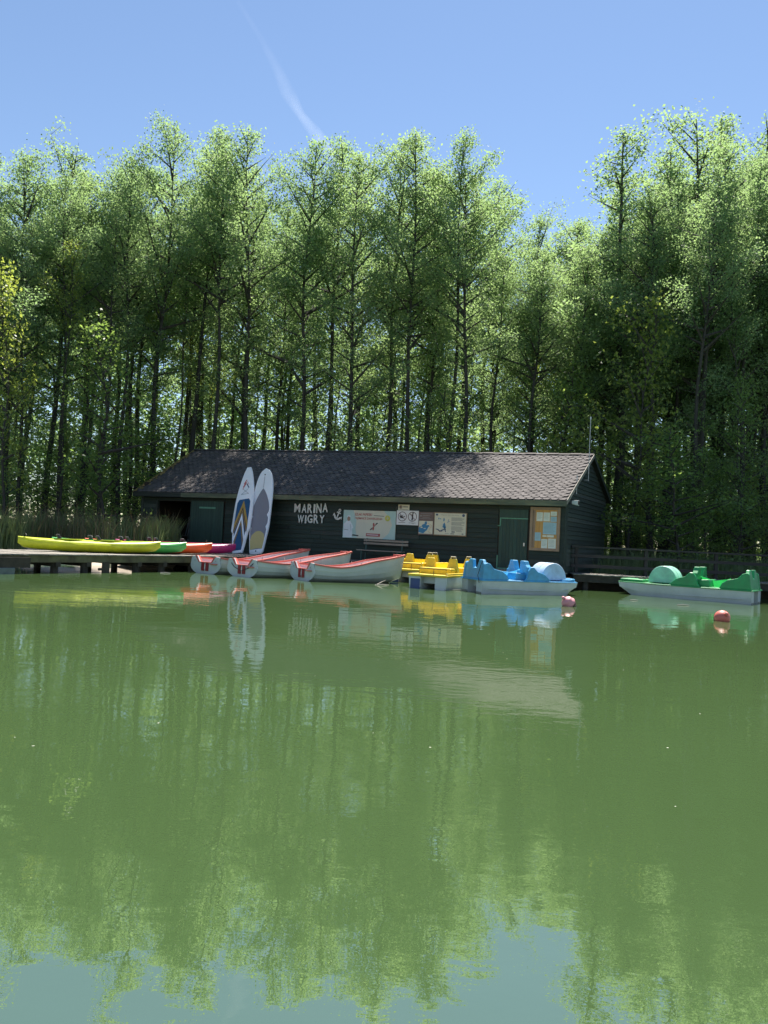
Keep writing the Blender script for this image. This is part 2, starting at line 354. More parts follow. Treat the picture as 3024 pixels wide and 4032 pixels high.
for i in range(k):
    a = EL+(ER-EL)*i/k+.004; bb = EL+(ER-EL)*(i+1)/k-.004
    MB().box(a, bb, -.475, -.452, 3.13, 3.335).build('fascia_board', 'fascia' if i > 0 else 'plank_old', roof)
    MB().box(a, bb, -.452, -.05, 3.13, 3.15).build('soffit_board', 'plank_green', roof)
for t, s1 in ((ER+.004, 1), (EL-.03, -1)):
    a, c = slope(t, 0), slope(t, 1)
    MB().hexa([(t,a.y-.02,a.z-.16),(t+.026,a.y-.02,a.z-.16),(t+.026,c.y,c.z-.16),(t,c.y,c.z-.16)], [(t,a.y-.02,a.z+.015),(t+.026,a.y-.02,a.z+.015),(t+.026,c.y,c.z+.0),(t,c.y,c.z+.0)]).build('barge_board', 'barge' if s1 > 0 else 'moss', roof)
    MB().hexa([(t,c.y,c.z-.18),(t+.026,c.y,c.z-.18),(t+.026,8.12,3.68),(t,8.12,3.68)], [(t,c.y,c.z+.02),(t+.026,c.y,c.z+.02),(t+.026,8.12,3.88),(t,8.12,3.88)]).build('barge_board', 'plank_green', roof)
i = 0; t = ER
while t-.5 > EL:
    z0, z1 = hr(t), hr(t-.5); h = .028+.012*(i % 2)
    MB().add([(t,3.78,z0-.07+h),(t-.5,3.78,z1-.07+h),(t-.5,3.95,z1+h),(t,3.95,z0+h),(t,4.14,z0-.08+h),(t-.5,4.14,z1-.08+h)], [(0,1,2,3),(3,2,5,4)]).build('ridge_shingle', 'shingle', roof)
    t -= .5; i += 1
# hexagonal shingle tabs
rows, tw = 27, .315; ev = SL/rows
def tab_verts(h):   # x across, y up the slope, z off the slope
    hw = tw/2-.006; return [(-hw*.55,-ev*.62,h),(hw*.55,-ev*.62,h),(hw,-ev*.1,h),(hw,ev*.62,.004),(-hw,ev*.62,.004),(-hw,-ev*.1,h)]
def tab_mb(h):
    top = tab_verts(h); bot = [(x, y, max(z-.014, -.004)) for x, y, z in top]
    return MB().add(top+bot, [(0,1,2,3,4,5)]+[(i+6, (i+1)%6+6, (i+1)%6, i) for i in (0,1,2,4,5)])
tabs = [tab_mb(h).mesh('shingle') for h in (.016, .021, .027)]
for me in tabs: me.materials.append(MATS['shingle'])
ex = Vector((1,0,0)); ey = pitch_v.normalized(); ez = ex.cross(ey)
def frame(t, v):
    e2 = (slope(t, min(v+.02, 1.02))-slope(t, v-.02)).normalized(); e3 = ex.cross(e2)
    m = Matrix((ex, e2, e3)).transposed().to_4x4(); m.translation = slope(t, v); return m
allt = []
for r_ in range(rows):
    t = ER-.02-(tw/2 if r_ % 2 else 0)-tw/2
    while t > EL+.12:
        allt.append((t, (r_+.62)/rows*.985)); t -= tw
allt.sort(key=lambda q: -q[0])
for t, v in allt[:300]:
    o = obj('shingle', random.choice(tabs), roof); m = frame(t, v)
    o.matrix_local = m @ Matrix.Rotation(random.uniform(-.03, .03), 4, 'Z') @ Matrix.Rotation(random.uniform(-.02, .012), 4, 'X')
rest = MB()
for t, v in allt[300:]:
    m = frame(t, v) @ Matrix.Rotation(random.uniform(-.03, .03), 4, 'Z') @ Matrix.Rotation(random.uniform(-.02, .012), 4, 'X'); q = random.choice(tabs)
    rest.add([m @ vv.co for vv in q.vertices], [tuple(p.vertices) for p in q.polygons])
tag(rest.build('shingle_field', 'shingle', roof), kind='stuff')
mo = MB()
for i in range(90):
    v = random.uniform(.0, .95); t = EL+abs(random.gauss(0, .16))+.02; c = slope(t, v)+ez*.035; r_ = random.uniform(.03, .09)
    mo.add([c+ex*r_, c+ey*r_*1.4, c-ex*r_, c-ey*r_*1.2, c+ez*r_*.55], [(0,1,4),(1,2,4),(2,3,4),(3,0,4)])
tag(mo.build('moss', 'moss', roof), kind='stuff')
# things fixed on the gable
mast = thing('antenna_mast', 'thin pale metal mast fixed to the right gable of the boathouse', 'mast', W(.16, 2.6, 4.35), TH)
MB().tube([(0,0,0),(0,0,2.55)], .016, 6).build('pole', 'steel', mast); MB().box(-.16, .02, -.03, .03, .02, .06).build('bracket', 'steel', mast)
MB().tube([(0,0,2.55),(0,0,2.66)], .03, 6).build('tip', 'white_plastic', mast)
fl = thing('floodlight', 'small white floodlight under the right roof corner of the boathouse', 'lamp', W(.02, .45, 3.34), TH)
MB().box(0, .06, -.03, .03, -.05, .05).build('bracket', 'steel', fl); shade = MB().hexa([(.05,-.13,-.08),(.27,-.13,-.13),(.27,.13,-.13),(.05,.13,-.08)], [(.05,-.13,.06),(.27,-.13,.07),(.27,.13,.07),(.05,.13,.06)]).build('housing', 'white_plastic', fl, bevel=.012)
MB().box(.272, .278, -.11, .11, -.10, .05).build('lens', 'print_dark', fl)
cp = thing('cable_pipe', 'short pale vertical pipe on the right gable under the roof edge', 'pipe', W(.0, 1.3, 3.72), TH)
MB().tube([(0,0,0),(0,0,.75)], .018, 6).build('pipe', 'steel', cp)
MB().box(-.05, .02, -.03, .03, .1, .13).build('clip', 'steel', cp)
# racks of paddles and vests inside the open door
rack = thing('paddle_rack', 'rack of upright paddles in the dark doorway of the boathouse', 'rack', W(-18.95, .75, DZ), TH)
MB().box(-.55, .5, -.2, .3, 0, .06).build('base', 'deck_dark', rack); MB().box(-.55, .5, .2, .26, 0, 1.6).build('back', 'deck_dark', rack); MB().box(-.55, .5, -.2, .26, .62, .66).build('shelf', 'deck_dark', rack)
for i in range(7):
    x = -.45+i*.14; MB().tube([(x,-.05,.66),(x+random.uniform(-.03,.05),.12,1.35+random.uniform(-.1,.15))], .014, 5).build('paddle', 'float_grey', rack)
for i in range(9):
    x = -.48+i*.11; MB().box(x, x+.05, -.1, -.02, .07, .07+random.uniform(.3,.42)).build('slat', 'float_grey', rack)

# ---------------------------------------------------------------- decks, jetty, walkway
def planked(root, length, width, pw, top, thick, m='deck_plank', skew=0):
    """planks laid across a deck that runs along +x of the root, width along +y"""
    meshes = []
    for k in range(4):
        e0, e1 = random.uniform(-.03, .02), random.uniform(-.02, .03)
        me = MB().box(0, pw-.012, e0, width+e1, top-thick, top).mesh('plank'); me.materials.append(MATS[m]); meshes.append(me)
    for i in range(int(length/pw)):
        o = obj('plank', random.choice(meshes), root); o.location = (i*pw, 0, random.uniform(-.006, .006))
JA = Vector((-11.9, 21.9, 0)); JANG = R(55)
jet = thing('jetty', 'low weathered timber jetty carrying kayaks, running out from the boathouse', 'jetty', JA, JANG)
planked(jet, 13.6, 3.3, .165, .6, .04)
for y in (.05, 1.5, 3.1): MB().box(-.05, 13.5, y, y+.14, .34, .556).build('beam', 'deck_moss' if y < .1 else 'deck_dark', jet)
for i, x in enumerate((1.2, 3.0, 4.1, 6.1, 7.2, 8.6, 10.4, 12.4)):
    for y in (.14, 2.9):
        MB().tube([(x,y+.1,-1.2),(x+random.uniform(-.05,.05),y+.1,.34)], [.13, .12], 8).build('post', 'deck_dark', jet)
    MB().box(x-.08, x+.08, .02, 3.2, .2, .338).build('cross_beam', 'deck_dark', jet)
MB().box(4.6, 4.85, -.02, .06, -.2, .33).build('brace', 'deck_dark', jet); MB().box(4.45, 4.7, -.025, .05, .08, .16).build('cleat', 'deck_dark', jet)
MB().box(-.3, 2.0, -.09, .05, .18, .5).build('side_board', 'deck_dark', jet); MB().box(.95, 1.5, -.14, .1, -.3, .19).build('float_block', 'float_grey', jet, bevel=.02)
dk = thing('shore_deck', 'narrow timber deck along the front wall of the boathouse', 'deck', W(-21.3, -1.12, 0), TH)
planked(dk, 21.4, 1.06, .155, .612, .04)
for y in (.06, .8): MB().box(0, 21.3, y, y+.12, .36, .57).build('beam', 'deck_dark', dk)
for i in range(12): MB().tube([(.6+i*1.83,.16,-1.2),(.6+i*1.83,.16,.36)], .1, 8).build('post', 'deck_dark', dk)
WA = Vector((6.85, 28.35, 0)); WANG = math.atan2(-.55, 10.2)
wk = thing('walkway', 'timber walkway running right from the boathouse behind the green pedal boat', 'walkway', (7.3,29.25,0), WANG)
planked(wk, 12.5, 1.5, .155, .605, .04)
for y in (.04, 1.3): MB().box(0, 12.4, y, y+.13, .3, .563).build('beam', 'deck_dark', wk)
for i in range(7): MB().tube([(.5+i*1.9,.2,-1.2),(.5+i*1.9,.2,.3)], .11, 8).build('post', 'deck_dark', wk)
MB().box(0, 12.4, 1.2, 1.26, -.6, .29).build('skirt_board', 'deck_dark', wk)
rl = thing('railing', 'dark three-rail timber railing along the walkway right of the boathouse', 'railing', (7.3,29.25,0), WANG)
for i in range(5): MB().box(.25+i*2.7, .25+i*2.7+.12, 1.12, 1.24, .606, 1.60).build('post', 'rail_wood', rl)
for z0, z1 in ((1.602, 1.67), (1.22, 1.34), (.83, .95)):
    for i in range(3):
        if z0 > 1.5: MB().box(.1+i*4.1, .1+i*4.1+4.09, 1.05, 1.27, z0, z1).build('top_rail', 'rail_wood', rl)
        else: MB().box(.1+i*4.1, .1+i*4.1+4.09, 1.075, 1.118, z0+random.uniform(-.01,.01), z1).build('rail', 'rail_wood', rl)
# ---------------------------------------------------------------- the wood
def leaf_mesh(name, C, size, m, jitter=.35, upbias=.5):
    n = len(C); C = np.asarray(C, np.float32)
    nr = rng.normal(size=(n,3)); nr[:,2] += upbias*np.sign(nr[:,2]+1e-6); nr /= np.linalg.norm(nr, axis=1, keepdims=True)
    a = np.cross(nr, rng.normal(size=(n,3))); a /= np.linalg.norm(a, axis=1, keepdims=True); b = np.cross(nr, a)
    s = (size*rng.uniform(1-jitter, 1+jitter, n))[:,None]
    V = np.stack([C-a*s*.55, C+b*s*.36+a*s*.05, C+a*s*.5, C-b*s*.36+a*s*.05], 1).reshape(-1, 3)
    me = npmesh(name, V, np.arange(4*n, dtype=np.int32).reshape(-1, 4)); me.materials.append(MATS[m]); return me
def make_tree(seed, H, zb, Rc, nl, leaf_sz, per, m, bark='bark', rad=.17, low=10, steep=(25, 60)):
    """a tree H tall: trunk, limbs and crown meshes, crown from zb to the top, radius about Rc"""
    g = np.random.default_rng(seed); rnd = random.Random(seed)
    k = 12; ph = g.uniform(0, 6.3, 4); lean = g.normal(0, .25, 2)
    def axis(z):
        q = z/H; return np.array([lean[0]*q*2+.22*math.sin(q*5+ph[0])*q+.1*math.sin(q*13+ph[1]), lean[1]*q*2+.22*math.sin(q*4.3+ph[2])*q+.1*math.sin(q*11+ph[3]), z])
    tk = MB(); tk.tube([axis(H*.985*i/k)-np.array([0,0,.35 if i == 0 else 0]) for i in range(k+1)], [max(rad*(1-.92*(i/k)**.9)*(1.25 if i == 0 else 1), .015) for i in range(k+1)], 7)
    lb = MB(); C = []
    def cluster(c, sp, num): C.append(c+g.normal(0, 1, (num, 3))*np.array([sp, sp, sp*.75]))
    az = g.uniform(0, 6.3); ex_ = g.uniform(.36, .8); a0 = g.uniform(0, 6.3); asym = g.uniform(.1, .4)
    for i in range(nl):
        q = (i+.5+g.uniform(-.4, .4))/nl; z = zb+(H*.975-zb)*q**.95; az += 2.4+g.uniform(-.6, .6)
        prof = (1-q)**ex_*(.78+.27*math.sin(math.pi*min(1, q*1.5+.22)))*(.72+.28*min(1, q*3))+.05
        ln = Rc*prof*g.uniform(.45, 1.3)*(1+asym*math.cos(az-a0)); el = R(g.uniform(*steep)+q*16)
        ln = min(ln, (H-z)*.95+.3)
        d = np.array([math.cos(az)*math.cos(el), math.sin(az)*math.cos(el), math.sin(el)]); p0 = axis(z)
        droop = g.uniform(-.12, .1)
        P = [p0+d*ln*s_+np.array([0,0,droop*ln*s_*s_]) for s_ in (0, .35, .7, 1)]
        lb.tube(P, [.028+.013*ln, .02+.008*ln, .014, .006], 4, False)
        if g.random() < .07: continue
        nc = max(2, int(ln/.42))
        for c in range(nc):
            s_ = .3+.75*(c+g.uniform(0, 1))/nc; cp = p0+d*ln*s_+np.array([0,0,droop*ln*s_*s_])
            cluster(cp, .24+.1*g.random(), per)
            sd_ = g.normal(0, 1, 3); sd_[2] *= .5; sd_ *= g.uniform(.4, .95)*(.5+.18*ln)/np.linalg.norm(sd_); e = cp+sd_
            if g.random() < .8:
                lb.tube([cp, e], [.011, .005], 3, False); cluster(cp+sd_*.55, .2, int(per*.5)); cluster(e, .24, int(per*.9))
    for z in np.arange(zb+(H-zb)*.6, H, .4): cluster(axis(z), .2+.3*(1-(z-zb)/(H-zb)), int(per*.7))
    cluster(axis(H*.985)+np.array([0,0,.1]), .13, int(per*.6))
    for i in range(low):
        z = g.uniform(min(1.5, zb*.5), zb); a = g.uniform(0, 6.3); p = axis(z); ln = g.uniform(.4, 2.2)
        e = p+np.array([math.cos(a)*ln, math.sin(a)*ln, g.uniform(-.1, .6)*ln]); lb.tube([p, e], [.016, .005], 3, False)
        for s_ in (.5, .8, 1): cluster(p+(e-p)*s_, .22, int(per*.55))
    tm = tk.mesh('trunk', True); tm.materials.append(MATS[bark]); lm = lb.mesh('limbs'); lm.materials.append(MATS[bark])
    return tm, lm, leaf_mesh('crown', np.concatenate(C), leaf_sz, m)
tall = [make_tree(11+i, 22, zb, rc, nl, .118, 33, 'leaf_alder', rad=.19, low=lo*2, steep=(12, 42)) for i, (zb, rc, nl, lo) in enumerate([(8.5,4.9,42,18),(10.5,4.5,38,14),(7.5,5.2,46,22),(12,4.3,34,12),(7,5.0,46,22),(13,4.2,32,14),(10.5,5.6,40,14),(12.5,5.0,34,18)])]
full = [make_tree(31+i, 22, zb, rc, nl, .125, 25, mm, rad=.26, low=34, steep=(5, 40)) for i, (zb, rc, nl, mm) in enumerate([(5.5,5.4,50,'leaf_alder'),(7,4.9,46,'leaf_alder'),(4,5.4,52,'leaf_bright')])]
pole = [make_tree(51+i, 18, zb, rc, nl, .13, 19, mm, bark=bk, rad=.10, low=24) for i, (zb, rc, nl, mm, bk) in enumerate([(10.5,2.5,24,'leaf_alder','bark_pale'),(9,2.8,26,'leaf_alder','bark'),(11.5,2.4,20,'leaf_bright','bark')])]
under = [make_tree(71+i, 8, zb, rc, nl, .125, 20, mm, rad=.07, low=6, steep=(5, 45)) for i, (zb, rc, nl, mm) in enumerate([(1.2,2.4,26,'leaf_shrub'),(2.2,2.2,24,'leaf_bright'),(.8,2.6,28,'leaf_shrub')])]
def plant_tree(name, proto, H0, x, y, h, label, group=None, wide=1., lean=0., cat='tree', rz=None):
    s = h/H0
    o = thing(name, label, cat, (x, y, gz(x, y)), 0, group)
    o.rotation_euler = (random.uniform(-.012, .012), lean+random.uniform(-.015, .015), random.uniform(0, 6.283) if rz is None else rz)
    wide *= random.uniform(.85, 1.15); o.scale = (s*wide, s*wide, s)
    for nm, me in zip(('trunk', 'limbs', 'crown'), proto):
        c = obj(nm, me, o)
        if nm != 'trunk': c['kind'] = 'stuff'
    return o
PROF = [(-0.566,0.488),(-0.53,0.496),(-0.493,0.493),(-0.439,0.508),(-0.407,0.49),(-0.382,0.482),(-0.365,0.492),(-0.341,0.506),(-0.304,0.554),(-0.282,0.538),(-0.258,0.552),(-0.232,0.523),(-0.207,0.518),(-0.18,0.53),(-0.157,0.502),(-0.138,0.494),(-0.109,0.533),(-0.077,0.551),(-0.048,0.52),(-0.011,0.534),(0.022,0.548),(0.051,0.519),(0.08,0.54),(0.106,0.521),(0.131,0.491),(0.151,0.455),(0.164,0.44),(0.188,0.454),(0.216,0.436),(0.244,0.444),(0.254,0.479),(0.283,0.524),(0.306,0.565),(0.332,0.539),(0.362,0.565),(0.398,0.589),(0.422,0.598),(0.453,0.598),(0.483,0.59),(0.521,0.585)]
pa, pt = [p[0] for p in PROF], [p[1] for p in PROF]
def prof(a): return float(np.interp(a, pa, pt))*.985
placed = []
def free(x, y, r):
    return all((x-a)**2+(y-b)**2 > r*r for a, b in placed)
# the trees that make the skyline, west to east: (bearing, distance, form, label)
KEY = [(-.530,44,6,'alder cut by the left edge of the picture'),(-.493,41,2,'alder with rounded light crown second from the left edge'),(-.439,43,4,'alder with small pointed top over the left end of the jetty'),
(-.395,46,1,'alder with low crown left of the first tall skyline peak'),(-.345,44,3,'alder on the left shoulder of the tallest left peak'),(-.304,45,0,'tall alder forming the left skyline peak'),
(-.258,47,3,'tall slim alder forming the twin of the left skyline peak'),(-.222,45,7,'alder behind the left end of the boathouse ridge'),(-.180,46,1,'thin alder with airy top standing left of the contrail'),
(-.109,45,2,'broad alder under the foot of the contrail'),(-.077,46,7,'alder with narrow pointed top right of the contrail'),(-.045,44,4,'alder right of the narrow pointed top above the lettering'),
(.000,46,0,'alder above the middle of the boathouse roof'),(.022,44,6,'alder with loose wide top above the bench'),(.080,45,5,'alder with separate pointed top near the right of the middle group'),
(.108,43,1,'alder with straight dark trunk at the right end of the middle group'),(.188,48,4,'short alder in the gap of the skyline'),(.226,50,2,'low alder at the right side of the skyline gap')]
for a, d, k, lab in KEY:
    h = prof(a)*d+EYE-.7; o = plant_tree('alder_tree', tall[k], 22, a*d, d, h, lab, 'alders forming the skyline behind the boathouse', wide=.95); placed.append((a*d, d))
KEY2 = [(.272,49,1,.95,'leafy tree forming the right side of the skyline gap'),(.306,46,1,1.0,'tall leafy tree with pointed crown right of the skyline gap'),(.362,48,0,.95,'broad tree left of the two tallest at the right'),(.405,46,0,.95,'tall broad tree with thick dark trunk at the right'),
(.438,48,1,1.,'tallest tree at the right with ragged top'),(.478,45,0,1.,'broad tree cut by the right edge of the picture'),(.530,47,1,1.,'broad tree just beyond the right edge of the picture')]
for a, d, k, wd, lab in KEY2:
    h = prof(a)*d+EYE-.7; plant_tree('broadleaf_tree', full[k], 22, a*d, d, h, lab, 'large leafy trees right of the boathouse', wide=wd); placed.append((a*d, d))
# brighter small trees that stand in front of the wood
for x, y, h, k, lab in [(12.4,38.6,13.6,1,'yellow-green young maple right of the boathouse roof'),(9.2,41,11,0,'leafy young tree behind the right gable'),(-17.5,35.5,12.5,1,'yellow-green young tree at the left edge'),(-13.9,38,11.5,0,'leafy young tree left of the boathouse'),
                        (16.8,36.5,9.5,2,'leafy young tree behind the railing at the right'),(-20,36.5,9.5,2,'low leafy tree at the far left above the reeds'),(3.0,41.5,9.5,2,'leafy young tree behind the middle of the roof'),(19.6,37,8,0,'leafy young tree beyond the right end of the railing')]:
    plant_tree('young_tree', under[k], 8, x, y, h, lab, 'young trees at the edge of the wood', wide=.8); placed.append((x, y))
# the wood behind: rows of trunks, the nearer ones first
def fill(n, d0, d1, protos, H0, r, name, label, group, fac, amax=.62, wide=.9, keep=None):
    c = 0; tries = 0
    while c < n and tries < 6000:
        tries += 1; d = random.uniform(d0, d1); a = random.uniform(-amax, amax); x = a*d
        if y_ok(x, d) and free(x, d, r) and (keep is None or keep(x, d)):
            h = (prof(a)*d+EYE-.8)*random.uniform(*fac); plant_tree(name, random.choice(protos), H0, x, d, min(h, 33), label, group, wide, random.gauss(0, .02)); placed.append((x, d)); c += 1
def y_ok(x, y):
    t = (Vector((x, y, 0))-O).dot(U); q = (Vector((x, y, 0))-O).dot(N)
    return y > shore(x)+2.2 and not (-23.5 < t < 1.6 and q < 12.5)
fill(34, 36, 47, tall, 22, 1.9, 'alder_tree', 'slender dark-trunked alder in the front rows of the wood', 'alders in the front rows of the wood', (.80, .97))
fill(46, 37, 56, pole, 18, 1.3, 'pole_tree', 'very thin young alder pole between the bigger trunks', 'thin alder poles in the wood', (.5, .8))
fill(38, 47, 60, tall, 22, 2.3, 'alder_tree', 'dark alder trunk and crown in the middle rows of the wood', 'alders in the middle rows of the wood', (.80, .97))
fill(30, 58, 69, tall, 22, 3.0, 'alder_tree', 'alder deep in the wood seen between nearer trunks', 'alders deep in the wood', (.78, .96), .6, 1.0)
fill(12, 43, 52, full[:2], 22, 2.4, 'broadleaf_tree', 'leafy tree in the dense right part of the wood', 'leafy trees in the right part of the wood', (.55, .85), .56, .9, lambda x, y: x > 11)
ORD = ['first','second','third','fourth','fifth','sixth','seventh','eighth','ninth','tenth']+[str(i)+'th' for i in range(11, 31)]
def place_labels(group, text):
    L_ = sorted([o for o in COL.objects if o.get('group') == group], key=lambda o: o.location.x/o.location.y); h = len(L_)//2
    for i, o in enumerate(L_): o['label'] = text+', '+(ORD[i]+' from the left' if i < h else ORD[len(L_)-1-i]+' from the right')
place_labels('alders in the front rows of the wood', 'slender alder in the front rows of the wood'); place_labels('thin alder poles in the wood', 'very thin young alder between bigger trunks'); place_labels('leafy trees in the right part of the wood', 'leafy tree in the dense right part of the wood')
nsh = 0; tries = 0
while nsh < 80 and tries < 4000:
    tries += 1; d = random.uniform(34, 68); x = random.uniform(-.6, .6)*d
    if y_ok(x, d) and free(x, d, 1.1):
        plant_tree('shrub', random.choice(under), 8, x, d, random.uniform(2.4, 7.5), 'leafy undergrowth shrub beneath the trees', 'undergrowth shrubs in the wood', 1.25, cat='shrub'); placed.append((x, d)); nsh += 1
# the far side of the wood: one mass of foliage, closed towards the horizon
nc = 3400; cx_ = rng.uniform(-75, 75, nc); cy_ = rng.uniform(70, 92, nc); cz_ = rng.uniform(0, 1, nc)**.9*np.minimum(10+(cy_-70)*1.5, 27+4*np.sin(cx_*.5)+3*np.sin(cx_*1.7+1))
fc = np.repeat(np.stack([cx_, cy_, cz_+.8], 1), 42, axis=0); fc = fc+rng.normal(0, .85, fc.shape)
tag(obj('far_foliage', leaf_mesh('far_foliage', fc, .5, 'leaf_alder')), 'far foliage closing the back of the wood', 'foliage', kind='stuff')
# ground cover and reeds
def blades(name, pts, h0, h1, wd, m, label, cat):
    n = len(pts); P = np.array(pts); h = rng.uniform(h0, h1, n); a = rng.uniform(0, 6.283, n); ln = rng.normal(0, .16, (n, 2))*h[:,None]
    dx = np.cos(a)*wd; dy = np.sin(a)*wd; ww = rng.uniform(.6, 1.3, n); dx *= ww; dy *= ww
    z = P[:,2]; B0 = np.stack([P[:,0]-dx, P[:,1]-dy, z-.05], 1); B1 = np.stack([P[:,0]+dx, P[:,1]+dy, z-.05], 1)
    mid = np.stack([P[:,0]+ln[:,0]*.35, P[:,1]+ln[:,1]*.35, z+h*.6], 1); wv = np.stack([dx, dy, 0*dx], 1)*.8
    tip = np.stack([P[:,0]+ln[:,0]*1.3, P[:,1]+ln[:,1]*1.3, z+h*.97], 1); tv = wv*.12
    V = np.stack([B0, B1, mid+wv, mid-wv, tip+tv, tip-tv], 1).reshape(-1, 3); k = np.arange(n)[:,None]*6
    Fc = np.concatenate([k+np.array([[0,1,2,3]]), k+np.array([[3,2,4,5]])])
    me = npmesh(name, V, Fc); me.materials.append(MATS[m]); return tag(obj(name, me), label, cat, kind='stuff')
def scatter(n, x0, x1, y0, y1, cond):
    out = []
    while len(out) < n:
        x, y = random.uniform(x0, x1), random.uniform(y0, y1)
        if cond(x, y): out.append((x, y, gz(x, y)))
    return out
def notshed(x, y):
    t = (Vector((x, y, 0))-O).dot(U); q = (Vector((x, y, 0))-O).dot(N); return not (-22 < t < .3 and -1.3 < q < 8.2)
cl = lambda x, y: math.sin(x*.9+1.7*math.sin(y*.6))*math.sin(y*1.3+x*.35) > random.uniform(-.9, .9)
blades('shore_grass', scatter(11000, -27, -9.5, 31.4, 36.5, lambda x, y: y > shore(x)+1.4+(1.8 if -15 < x < -8.5 else 0) and notshed(x, y) and cl(x, y)), .7, 1.75, .012, 'grass', 'tall green grass on the left bank behind the jetty', 'grass')
blades('dry_reeds', scatter(1300, -27, -9.5, 32.2, 36, lambda x, y: y > shore(x)+1.6 and notshed(x, y) and cl(x, y)), 1.3, 2.2, .009, 'reed_dry', 'thin dry reeds among the grass on the left bank', 'reeds')
blades('right_grass', scatter(7000, 8, 26, 31, 37, lambda x, y: y > shore(x)+.2 and notshed(x, y) and cl(x, y)), .5, 1.3, .013, 'grass', 'green grass and sedge behind the railing', 'grass')
blades('forest_grass', scatter(9000, -40, 40, 35, 62, lambda x, y: notshed(x, y)), .2, .6, .03, 'grass', 'low grass on the floor of the wood', 'grass')
# contrail high in the sky behind the wood
D = 3200
cps = [(-.228,.705),(-.19,.65),(-.169,.614),(-.154,.584),(-.136,.556),(-.114,.53),(-.09,.505),(-.05,.46)]
cr_ = [10, 16, 24, 34, 20, 30, 34, 30]
ct = MB().tube([(a*D, D, e*D) for a, e in cps], cr_, 10)
m, t, p = newmat('contrail'); L = t.links
tc = t.nodes.new('ShaderNodeTexCoord'); n1 = t.nodes.new('ShaderNodeTexNoise'); n1.inputs['Scale'].default_value = .012; n1.inputs['Detail'].default_value = 5; L.new(tc.outputs['Object'], n1.inputs['Vector'])
lw = t.nodes.new('ShaderNodeLayerWeight'); lw.inputs[0].default_value = .5
inv = t.nodes.new('ShaderNodeMath'); inv.operation = 'SUBTRACT'; inv.inputs[0].default_value = 1; L.new(lw.outputs['Facing'], inv.inputs[1])
mm = t.nodes.new('ShaderNodeMath'); mm.operation = 'MULTIPLY'; L.new(inv.outputs[0], mm.inputs[0]); L.new(n1.outputs['Fac'], mm.inputs[1])
sx = t.nodes.new('ShaderNodeSeparateXYZ'); L.new(tc.outputs['Object'], sx.inputs[0]); zr = t.nodes.new('ShaderNodeMapRange'); zr.inputs[1].default_value = 1700; zr.inputs[2].default_value = 2080; zr.inputs[3].default_value = .062; zr.inputs[4].default_value = .008; L.new(sx.outputs[2], zr.inputs[0])
m3 = t.nodes.new('ShaderNodeMath'); m3.operation = 'MULTIPLY'; L.new(zr.outputs[0], m3.inputs[1]); L.new(mm.outputs[0], m3.inputs[0])
tp = t.nodes.new('ShaderNodeBsdfTransparent'); tl = t.nodes.new('ShaderNodeBsdfTranslucent'); tl.inputs[0].default_value = (1,1,1,1)
ms = t.nodes.new('ShaderNodeMixShader'); L.new(m3.outputs[0], ms.inputs[0]); L.new(tp.outputs[0], ms.inputs[1]); L.new(tl.outputs[0], ms.inputs[2]); L.new(ms.outputs[0], t.nodes['Material Output'].inputs['Surface'])
tag(ct.build('contrail', 'contrail', smooth=True), 'faint white contrail slanting down to the treetops', 'contrail', kind='stuff')
# ---------------------------------------------------------------- lettering and signs on the front wall
def wall_thing(name, label, cat, t, z, off=.05): return thing(name, label, cat, W(t, -off, z), TH)
def flat(name, polys, m, parent, off):           # flat print: outlines in the sign's own plane (x right, z up)
    b = MB()
    for p in polys:
        if len(polys) < 8: o = MB().poly([(x, -off, z) for x, z in p]).build(name, m, parent)
        else: b.poly([(x, -off, z) for x, z in p])
    return o if len(polys) < 8 else tag(b.build(name, m, parent), kind='stuff')
def rect(x0, x1, z0, z1): return [(x0,z0),(x1,z0),(x1,z1),(x0,z1)]
def ring(cx, cz, r, w_, n=28):
    P = [(math.cos(2*math.pi*i/n), math.sin(2*math.pi*i/n)) for i in range(n)]
    return [[(cx+P[i][0]*r, cz+P[i][1]*r), (cx+P[(i+1)%n][0]*r, cz+P[(i+1)%n][1]*r), (cx+P[(i+1)%n][0]*(r-w_), cz+P[(i+1)%n][1]*(r-w_)), (cx+P[i][0]*(r-w_), cz+P[i][1]*(r-w_))] for i in range(n)]
def disc(cx, cz, rx, rz=None, n=22): rz = rz or rx; return [(cx+rx*math.cos(2*math.pi*i/n), cz+rz*math.sin(2*math.pi*i/n)) for i in range(n)]
def bar(x0, z0, x1, z1, w_):
    dx, dz = x1-x0, z1-z0; l = math.hypot(dx, dz); nx_, nz_ = -dz/l*w_/2, dx/l*w_/2
    return [(x0+nx_,z0+nz_),(x0-nx_,z0-nz_),(x1-nx_,z1-nz_),(x1+nx_,z1+nz_)]
def blob(cx, cz, rx, rz, n=16, seed=1, rough=.35):
    g = random.Random(seed); return [(cx+rx*(1+g.uniform(-rough, rough))*math.cos(2*math.pi*i/n), cz+rz*(1+g.uniform(-rough, rough))*math.sin(2*math.pi*i/n)) for i in range(n)]
def lines(x0, x1, z0, n, dz, h, seed=1):
    g = random.Random(seed); return [rect(x0, x0+(x1-x0)*g.uniform(.75, 1), z0-i*dz, z0-i*dz+h) for i in range(n)]
let = wall_thing('lettering', 'white hand-cut letters spelling MARINA WIGRY on the boathouse wall', 'lettering', -12.43, 2.1, .062)
def word(txt, x0, x1, z0, z1, widths):
    tot = sum(widths); x = x0
    for ch, wd in zip(txt, widths):
        a = (x1-x0)*wd/tot; o = obj('letter', text_mesh(ch, x+.02, x+a-.04, z0+random.uniform(-.015, .015), z1+random.uniform(-.01, .02), .022, .016), let, 'letter_white')
        o.rotation_euler = (0, random.uniform(-.025, .025), 0); x += a
